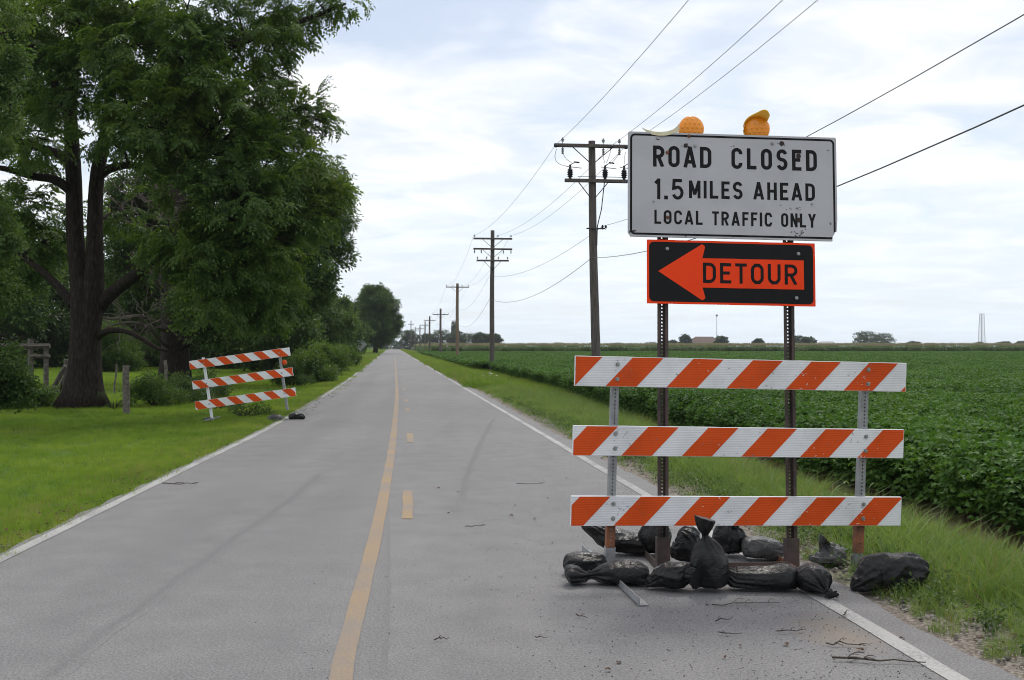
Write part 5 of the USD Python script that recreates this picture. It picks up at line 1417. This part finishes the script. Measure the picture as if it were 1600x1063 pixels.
# lawn
pts, d = area(9500, 4.5, 30, -1, .1, 11, 1.25)
keep = (pts[:, 0] > -.53 * pts[:, 1] - 1.0)
nn = meshkit.fbm(np.c_[pts * 1.3, 0 * d], 3, 3)
keep &= (d > .14 + (nn - .5) * .2)
lawn = [(tuft(s, 110, .22, .03, .115, .006, .8, 2), lawn_m) for s in (1, 2, 3)] + [(tuft(4, 60, .24, .03, .08, .006, .9, 2), verge_m)]
spread('lawn_grass', 'short mown bright green lawn left of the road', 'grass', lawn, pts[keep], rng, .8, 1.25, .1, 0, [.3, .3, .25, .15])
pts, d = area(3000, 4.5, 60, -1, .15, 1.0, 1.3)
spread('verge_straw', 'yellowing thin grass along the left edge line', 'grass', [(tuft(5, 40, .16, .04, .11, .006, .9, 2), straw_m), (tuft(6, 60, .18, .04, .12, .006, .9, 2), lawn_m)], pts, rng, .7, 1.2, .1, 0, [.35, .65])
pts = np.stack([rng.uniform(-50, -4, 6000), rng.uniform(28, 90, 6000)], 1)
dd = LEFT(pts[:, 1]) - pts[:, 0]
pts = pts[(dd > .4) & (pts[:, 0] > -.55 * pts[:, 1] - 2)]
spread('far_lawn', 'sunlit far lawn seen between the trunks', 'grass', [(tuft(s, 170, .75, .05, .14, .016, .8, 2), lawn_m) for s in (7, 8)], pts, rng, .8, 1.2, .05)
# right verge
pts, d = area(7000, 3.6, 42, 1, .38, 4.0, 1.3)
nn = meshkit.fbm(np.c_[pts * 1.3, 0 * d], 3, 3)
keep = d > .44 + (nn - .5) * .7
pts, d = pts[keep], d[keep]
tall = np.clip(.35 + (d - .55) * .75, .35, 1.0) * np.clip(1.25 - np.maximum(d - STRIP(pts[:, 1]) + .1, 0) * 1.1, .3, 1)
keep = rng.uniform(0, 1, len(d)) < np.clip(1.3 - np.maximum(d - STRIP(pts[:, 1]) + .1, 0) * 2.2, .03, 1)
verge = [(tuft(11, 34, .15, .08, .36, .0095, .9), verge_m), (tuft(12, 30, .14, .10, .42, .0085, 1.0), verge_m), (tuft(13, 20, .13, .2, .5, .012, 1.3), verge_m), (tuft(14, 18, .12, .15, .45, .006, .7), straw_m)]
spread('verge_grass', 'long unmown grass on the right verge between road and beans', 'grass', verge, pts[keep], rng, .75, 1.2, .15, 0, [.38, .34, .2, .08], tall[keep])
pts = np.vstack([area(2600, 38, 150, 1, .6, 4.3, 1.2)[0], area(1100, 150, 400, 1, .7, 4.3)[0], area(1000, 60, 150, -1, .4, 5.0, 1.2)[0], area(1300, 150, 400, -1, .5, 9.0)[0]])
spread('roadside_grass', 'rough grass on both verges far down the road', 'grass', [(tuft(15, 130, .6, .12, .36, .022, .6), verge_m), (tuft(16, 130, .6, .1, .4, .02, .6), lawn_m), (tuft(17, 60, .6, .15, .4, .018, .6), straw_m)], pts, rng, .8, 1.3, .05, 0, [.55, .3, .15])
pts, d = area(4200, 4, 75, 1, 0, 1.2, 1.2)
pts[:, 0] += STRIP(pts[:, 1])
spread('straw_litter', 'brown dead straw on the bare strip beside the beans', 'grass', [(tuft(18, 26, .2, .02, .12, .006, 2.2), straw_m)], pts, rng, .7, 1.3, .5)
pts, d = area(700, 4.6, 28, -1, .3, 9, 1.2)
spread('lawn_weeds', 'small broad-leaved weeds in the mown lawn', 'weeds', PROTO['weed'], pts, rng, .12, .34, .3, .02)
# broad-leaved weeds in the right verge
pts, d = area(900, 4, 30, 1, .5, 2.6, 1.3)
spread('verge_weeds', 'small broad-leaved weeds in the right verge grass', 'weeds', PROTO['weed'], pts, rng, .25, .55, .3, .08)
# dead leaves and stones at the road edges
def dead_leaf(seed):
    r_ = np.random.default_rng(seed)
    return leaf_quads(np.zeros((1, 3)), np.array([[1.0, 0, .2]]), np.array([[0, 0, 1.0]]), .05, .03, .35, 2)
litter_m = plain('dead_leaf', (0.17, 0.085, 0.045), 0.8, 0, 0.5, 3, dark=(0.07, 0.04, 0.028))
pts = np.vstack([area(700, 3.8, 14, 1, .42, 1.3)[0], area(500, 5, 24, -1, .12, .5)[0], area(260, 21.5, 33, -1, -.35, .4)[0], area(40, 4.8, 12, 1, -2.2, .4)[0]])
pts = pts[meshkit.noise(np.c_[pts * 1.6, 0 * pts[:, 0]], 3) > .42]
q = spread('dead_leaves', 'brown dead leaves scattered along the road edges', 'leaves', [(dead_leaf(1), litter_m)], pts, rng, .4, 1.0, .5, .035)
def stone(seed):
    s_ = trimesh.creation.icosphere(1, .5)
    s_.vertices *= (.75 + .5 * meshkit.noise(s_.vertices * 2 + seed * 7, seed))[:, None] * [1.2, 1, .65]
    return s_
stone_m = plain('gravel_stone', (0.36, 0.33, 0.3), 0.9, 0, 0.4, 40)
stone_d = plain('dark_grit', (0.10, 0.095, 0.09), 0.9, 0, 0.4, 40)
pts = np.vstack([area(5200, 3.6, 26, 1, .38, 1.05, 1.3)[0], area(500, 4.5, 26, -1, .12, .3, 1.3)[0]])
spread('gravel', 'pale gravel stones along both asphalt edges', 'gravel', [(stone(1), stone_m), (stone(2), stone_m), (stone(3), stone_d)], pts, rng, .4, 1.6, .5, .012, None, .015)
# loose chippings lying on the asphalt, thickest in the closed lane
u = rng.uniform(0, 1, 3800)
yy = 4.6 + 12 * u ** 1.3
xx = RIGHT(yy) - np.abs(rng.normal(0, 1.15, 3800)) - .02
m_ = (xx > MIDDLE(yy) - .6)
pts = np.stack([xx, yy], 1)[m_]
scatter('road_grit', [(stone(4), stone_d), (stone(5), stone_m)], np.c_[pts, np.full(len(pts), .003)], q_yaw_tilt(rng.uniform(0, 6.28, len(pts))), rng.uniform(.003, .0075, len(pts)), (rng.uniform(0, 1, len(pts)) < .35).astype(int), None, 'stuff', 'loose dark chippings scattered over the right lane', 'gravel')

# ------------------------------------------------------------------ soybeans
def soy(seed, n, R, h, leaf, segs, box_=False):
    rng_ = np.random.default_rng(seed)
    if box_:
        x_, y_ = rng_.uniform(-R, R, n), rng_.uniform(-R, R, n)
        z_ = h * rng_.uniform(.62, 1.0, n) ** .7
    else:
        a, q_ = rng_.uniform(0, 6.28, n), R * np.sqrt(rng_.uniform(0, 1, n))
        x_, y_ = q_ * np.cos(a), q_ * np.sin(a)
        z_ = h * rng_.uniform(.05, 1.0, n) ** .6 * (1 - .3 * (q_ / R) ** 2)
    z_ = z_ + .09 * meshkit.noise(np.stack([x_ * 3, y_ * 3, 0 * x_ + seed], 1), seed)
    p = np.stack([x_, y_, z_], 1)
    B, D, N = [], [], []
    yaw = rng_.uniform(0, 6.28, n)
    tl = np.stack([np.cos(yaw), np.sin(yaw), rng_.uniform(-.9, .15, n)], 1)
    for k in (-1, 0, 1):
        aa = yaw + k * 1.25
        B.append(p + np.stack([np.cos(aa), np.sin(aa), 0 * aa], 1) * leaf * .15)
        D.append(np.stack([np.cos(aa), np.sin(aa), tl[:, 2] + rng_.normal(0, .15, n)], 1))
        N.append(np.array([0, 0, 1.0]) + rng_.normal(0, .6, (n, 3)))
    B, D, N = np.vstack(B), np.vstack(D), np.vstack(N)
    return leaf_quads(B, D, N, leaf * rng_.uniform(.75, 1.15, len(B)), leaf * .66, .12, segs)
near_soy = [(soy(s, 205, .36, .76, .064, 2), soy_m) for s in (1, 2, 3)]
mid_soy = [(soy(s + 5, 420, .75, .8, .08, 1, True), soy_m) for s in (1, 2, 3)]
far_soy = [(soy(s + 9, 800, 1.6, .78, .13, 1, True), soy_m) for s in (1, 2)]
pts = np.vstack([area(2700, 5.5, 30, 1, 3.9, 5.4, 1.2)[0], area(3600, 8, 30, 1, 5.2, 14, 1.1)[0]])
pts = pts[pts[:, 0] < .53 * pts[:, 1] + 1.2]
yE = np.r_[np.arange(5.5, 36, .2), np.arange(36, 76, .3)]
for lift_ in (0, .3):
    pts = np.vstack([pts, np.stack([RIGHT(yE) + BEANS(yE) + lift_ + .12 + rng.uniform(-.12, .12, len(yE)), yE + rng.uniform(-.1, .1, len(yE))], 1)])
spread('soybean_plants', 'near rows of the dark green soybean crop at right', 'soybeans', near_soy, pts, rng, .85, 1.18, .12)
gx, gy = np.meshgrid(np.arange(-12, 45, 1.0), np.arange(27, 72, 1.0))
pts = np.stack([gx.ravel(), gy.ravel()], 1) + rng.uniform(-.35, .35, (gx.size, 2))
dr_ = pts[:, 0] - RIGHT(pts[:, 1])
pts = pts[(dr_ > 4.9) & (pts[:, 0] < .53 * pts[:, 1] + 3)]
yE = np.arange(26, 74, .7)
edge = np.stack([RIGHT(yE) + BEANS(yE) + .45 + rng.uniform(-.25, .25, len(yE)), yE], 1)
spread('soybean_field', 'middle of the soybean field, an even green canopy', 'soybeans', mid_soy, np.vstack([pts, edge]), rng, .88, 1.12, .05)
gx, gy = np.meshgrid(np.arange(-22, 125, 2.4), np.arange(70, 194, 2.4))
pts = np.stack([gx.ravel(), gy.ravel()], 1) + rng.uniform(-.6, .6, (gx.size, 2))
dr_ = pts[:, 0] - RIGHT(pts[:, 1])
pts = pts[(dr_ > 5.0) & (pts[:, 0] < .55 * pts[:, 1] + 8)]
yE = np.arange(70, 194, 1.4)
edge = np.stack([RIGHT(yE) + 4.5 + rng.uniform(-.4, .4, len(yE)), yE], 1)
spread('soybean_field', 'far part of the soybean field before the corn', 'soybeans', far_soy, np.vstack([pts, edge]), rng, .9, 1.1, .03)

# ------------------------------------------------------------------ corn
def corn_plant(seed, h=2.1, nleaf=9, L=.75, w=.085, x0=0, y0=0):
    rng_ = np.random.default_rng(seed)
    ms = [tube([(x0, y0, -.1), (x0, y0, h * .9)], [.018, .008], 4, False)]
    for k in range(nleaf):
        a = k * math.pi + rng_.normal(0, .5)
        z_ = h * (.12 + .72 * k / nleaf)
        l = L * rng_.uniform(.75, 1.1) * (1 - .35 * abs(k / nleaf - .5))
        s = np.linspace(0, 1, 5)
        c_ = np.stack([x0 + np.cos(a) * l * s * .8, y0 + np.sin(a) * l * s * .8, z_ + l * (.75 * s - .95 * s ** 2.2)], 1)
        sd = np.array([-math.sin(a), math.cos(a), 0]) * w / 2
        ww = np.array([.6, 1, .9, .6, .04])[:, None]
        v = np.vstack([c_ + sd * ww, c_ - sd * ww])
        k4 = np.arange(4)
        ms.append(tm(v, np.vstack([np.stack([k4, k4 + 1, k4 + 6], 1), np.stack([k4, k4 + 6, k4 + 5], 1)])))
    return cat_(ms)
def corn_clump(seed):
    rng_ = np.random.default_rng(seed)
    return cat_([corn_plant(seed * 20 + k, 2.05 + rng_.normal(0, .07), 9, .8, .12, rng_.uniform(-.75, .75), rng_.uniform(-.3, .3)) for k in range(9)])
def tassels(seed):
    rng_ = np.random.default_rng(seed)
    ms = []
    for k in range(9):
        x_, y_, z_ = rng_.uniform(-.75, .75), rng_.uniform(-.3, .3), 1.85 + rng_.normal(0, .08)
        for _ in range(5):
            d = rng_.normal(0, .1, 2)
            ms.append(tube([(x_, y_, z_), (x_ + d[0], y_ + d[1], z_ + .42)], [.011, .008], 3, False))
    return cat_(ms)
pts = []
for row in range(14):
    yR = 191 + row * (.8 if row < 5 else 3.2) - (0 if row < 5 else 9)
    xs_ = np.arange(RIGHT(yR) + 5.5, .56 * yR + 10, 1.25 if row < 5 else 1.7)
    pts.append(np.stack([xs_ + rng.uniform(-.3, .3, len(xs_)), np.full(len(xs_), yR) + rng.uniform(-.2, .2, len(xs_))], 1))
for yR in np.arange(194, 380, 1.3):          # the row along the road
    pts.append(np.array([[RIGHT(yR) + 6 + rng.uniform(-.3, .3), yR]]))
pts = np.vstack(pts)
st = rng.bit_generator.state
spread('corn_field', 'tall green corn standing behind the soybeans', 'corn', [(corn_clump(1), corn_m), (corn_clump(2), corn_m)], pts, rng, .95, 1.05, .02)
spread('corn_tassels', 'pale tassels topping the far corn', 'corn', [(tassels(1), tassel_m), (tassels(2), tassel_m)], pts, rng, .97, 1.05, .02)
for lab, px, Y, sc, zz in (('young corn plant with arching leaves at the right barricade post', 1374, 12.2, .21, -.02), ('yellowish stray corn plant poking out of the beans between the posts', 1214, 23.5, .55, 0.0), ('stray corn leaves above the beans right of the barricade', 1494, 31, .5, .0), ('small stray corn plant behind the middle rail, right of the left sign post', 1318, 12.4, .17, -.02)):
    x_ = (px - CX) / F * Y
    t_ = obj('corn_plant', corn_plant(int(px), 2.1, 7, 1.15, .16), leafy('stray_corn_%d' % px, (0.06, 0.12, 0.03), (0.12, 0.2, 0.05), (0.2, 0.27, 0.08), .4) if px != 1214 else leafy('yellow_corn', (0.16, 0.22, 0.04), (0.24, 0.3, 0.06), (0.32, 0.36, 0.1), .4), None, True)
    xf = UsdGeom.Xformable(t_)
    xf.AddTranslateOp().Set(Gf.Vec3d(float(x_), float(Y), float(land(x_, Y)) + zz)); xf.AddScaleOp().Set(Gf.Vec3f(sc, sc, sc))
    tag(t_, lab, 'corn plant')
# small white wildflowers on the verge
x_, Y_ = (763 - CX) / F * 46, 46.0
wf = thing('wildflower', 'white wildflower clump on the right verge before the second pole', 'flower', (x_, Y_, float(land(x_, Y_))))
rng = np.random.default_rng(77)
tips = np.c_[rng.normal(0, .14, 9), rng.normal(0, .08, 9), rng.uniform(.28, .5, 9)]
obj('stems', cat_([tube([(q[0] * .3, q[1] * .3, 0), q], .008, 4) for q in tips]), verge_m, wf, False, kind='stuff')
for q in tips:
    obj('bloom', trimesh.creation.icosphere(1, .04).apply_scale([1.2, 1.2, .6]).apply_translation(q), plain('white_bloom', (.7, .7, .66), .8) if q is tips[0] or not stage.GetPrimAtPath('/World/Looks/white_bloom') else UsdShade.Material.Get(stage, '/World/Looks/white_bloom'), wf, True)

# ------------------------------------------------------------------ air
hz = UsdShade.Material.Define(stage, '/World/Looks/haze_air')
usdkit.material(stage, '/World/Looks/haze_air', {'v': ('principled_volume', {'color': (0.86, 0.92, 1.0), 'density': 0.00012, 'anisotropy': 0.4})}, [], volume='v.volume')
tag(obj('haze', box(-3200, 3200, -200, 3200, -8, 30), UsdShade.Material.Get(stage, '/World/Looks/haze_air'), None, False), kind='stuff')
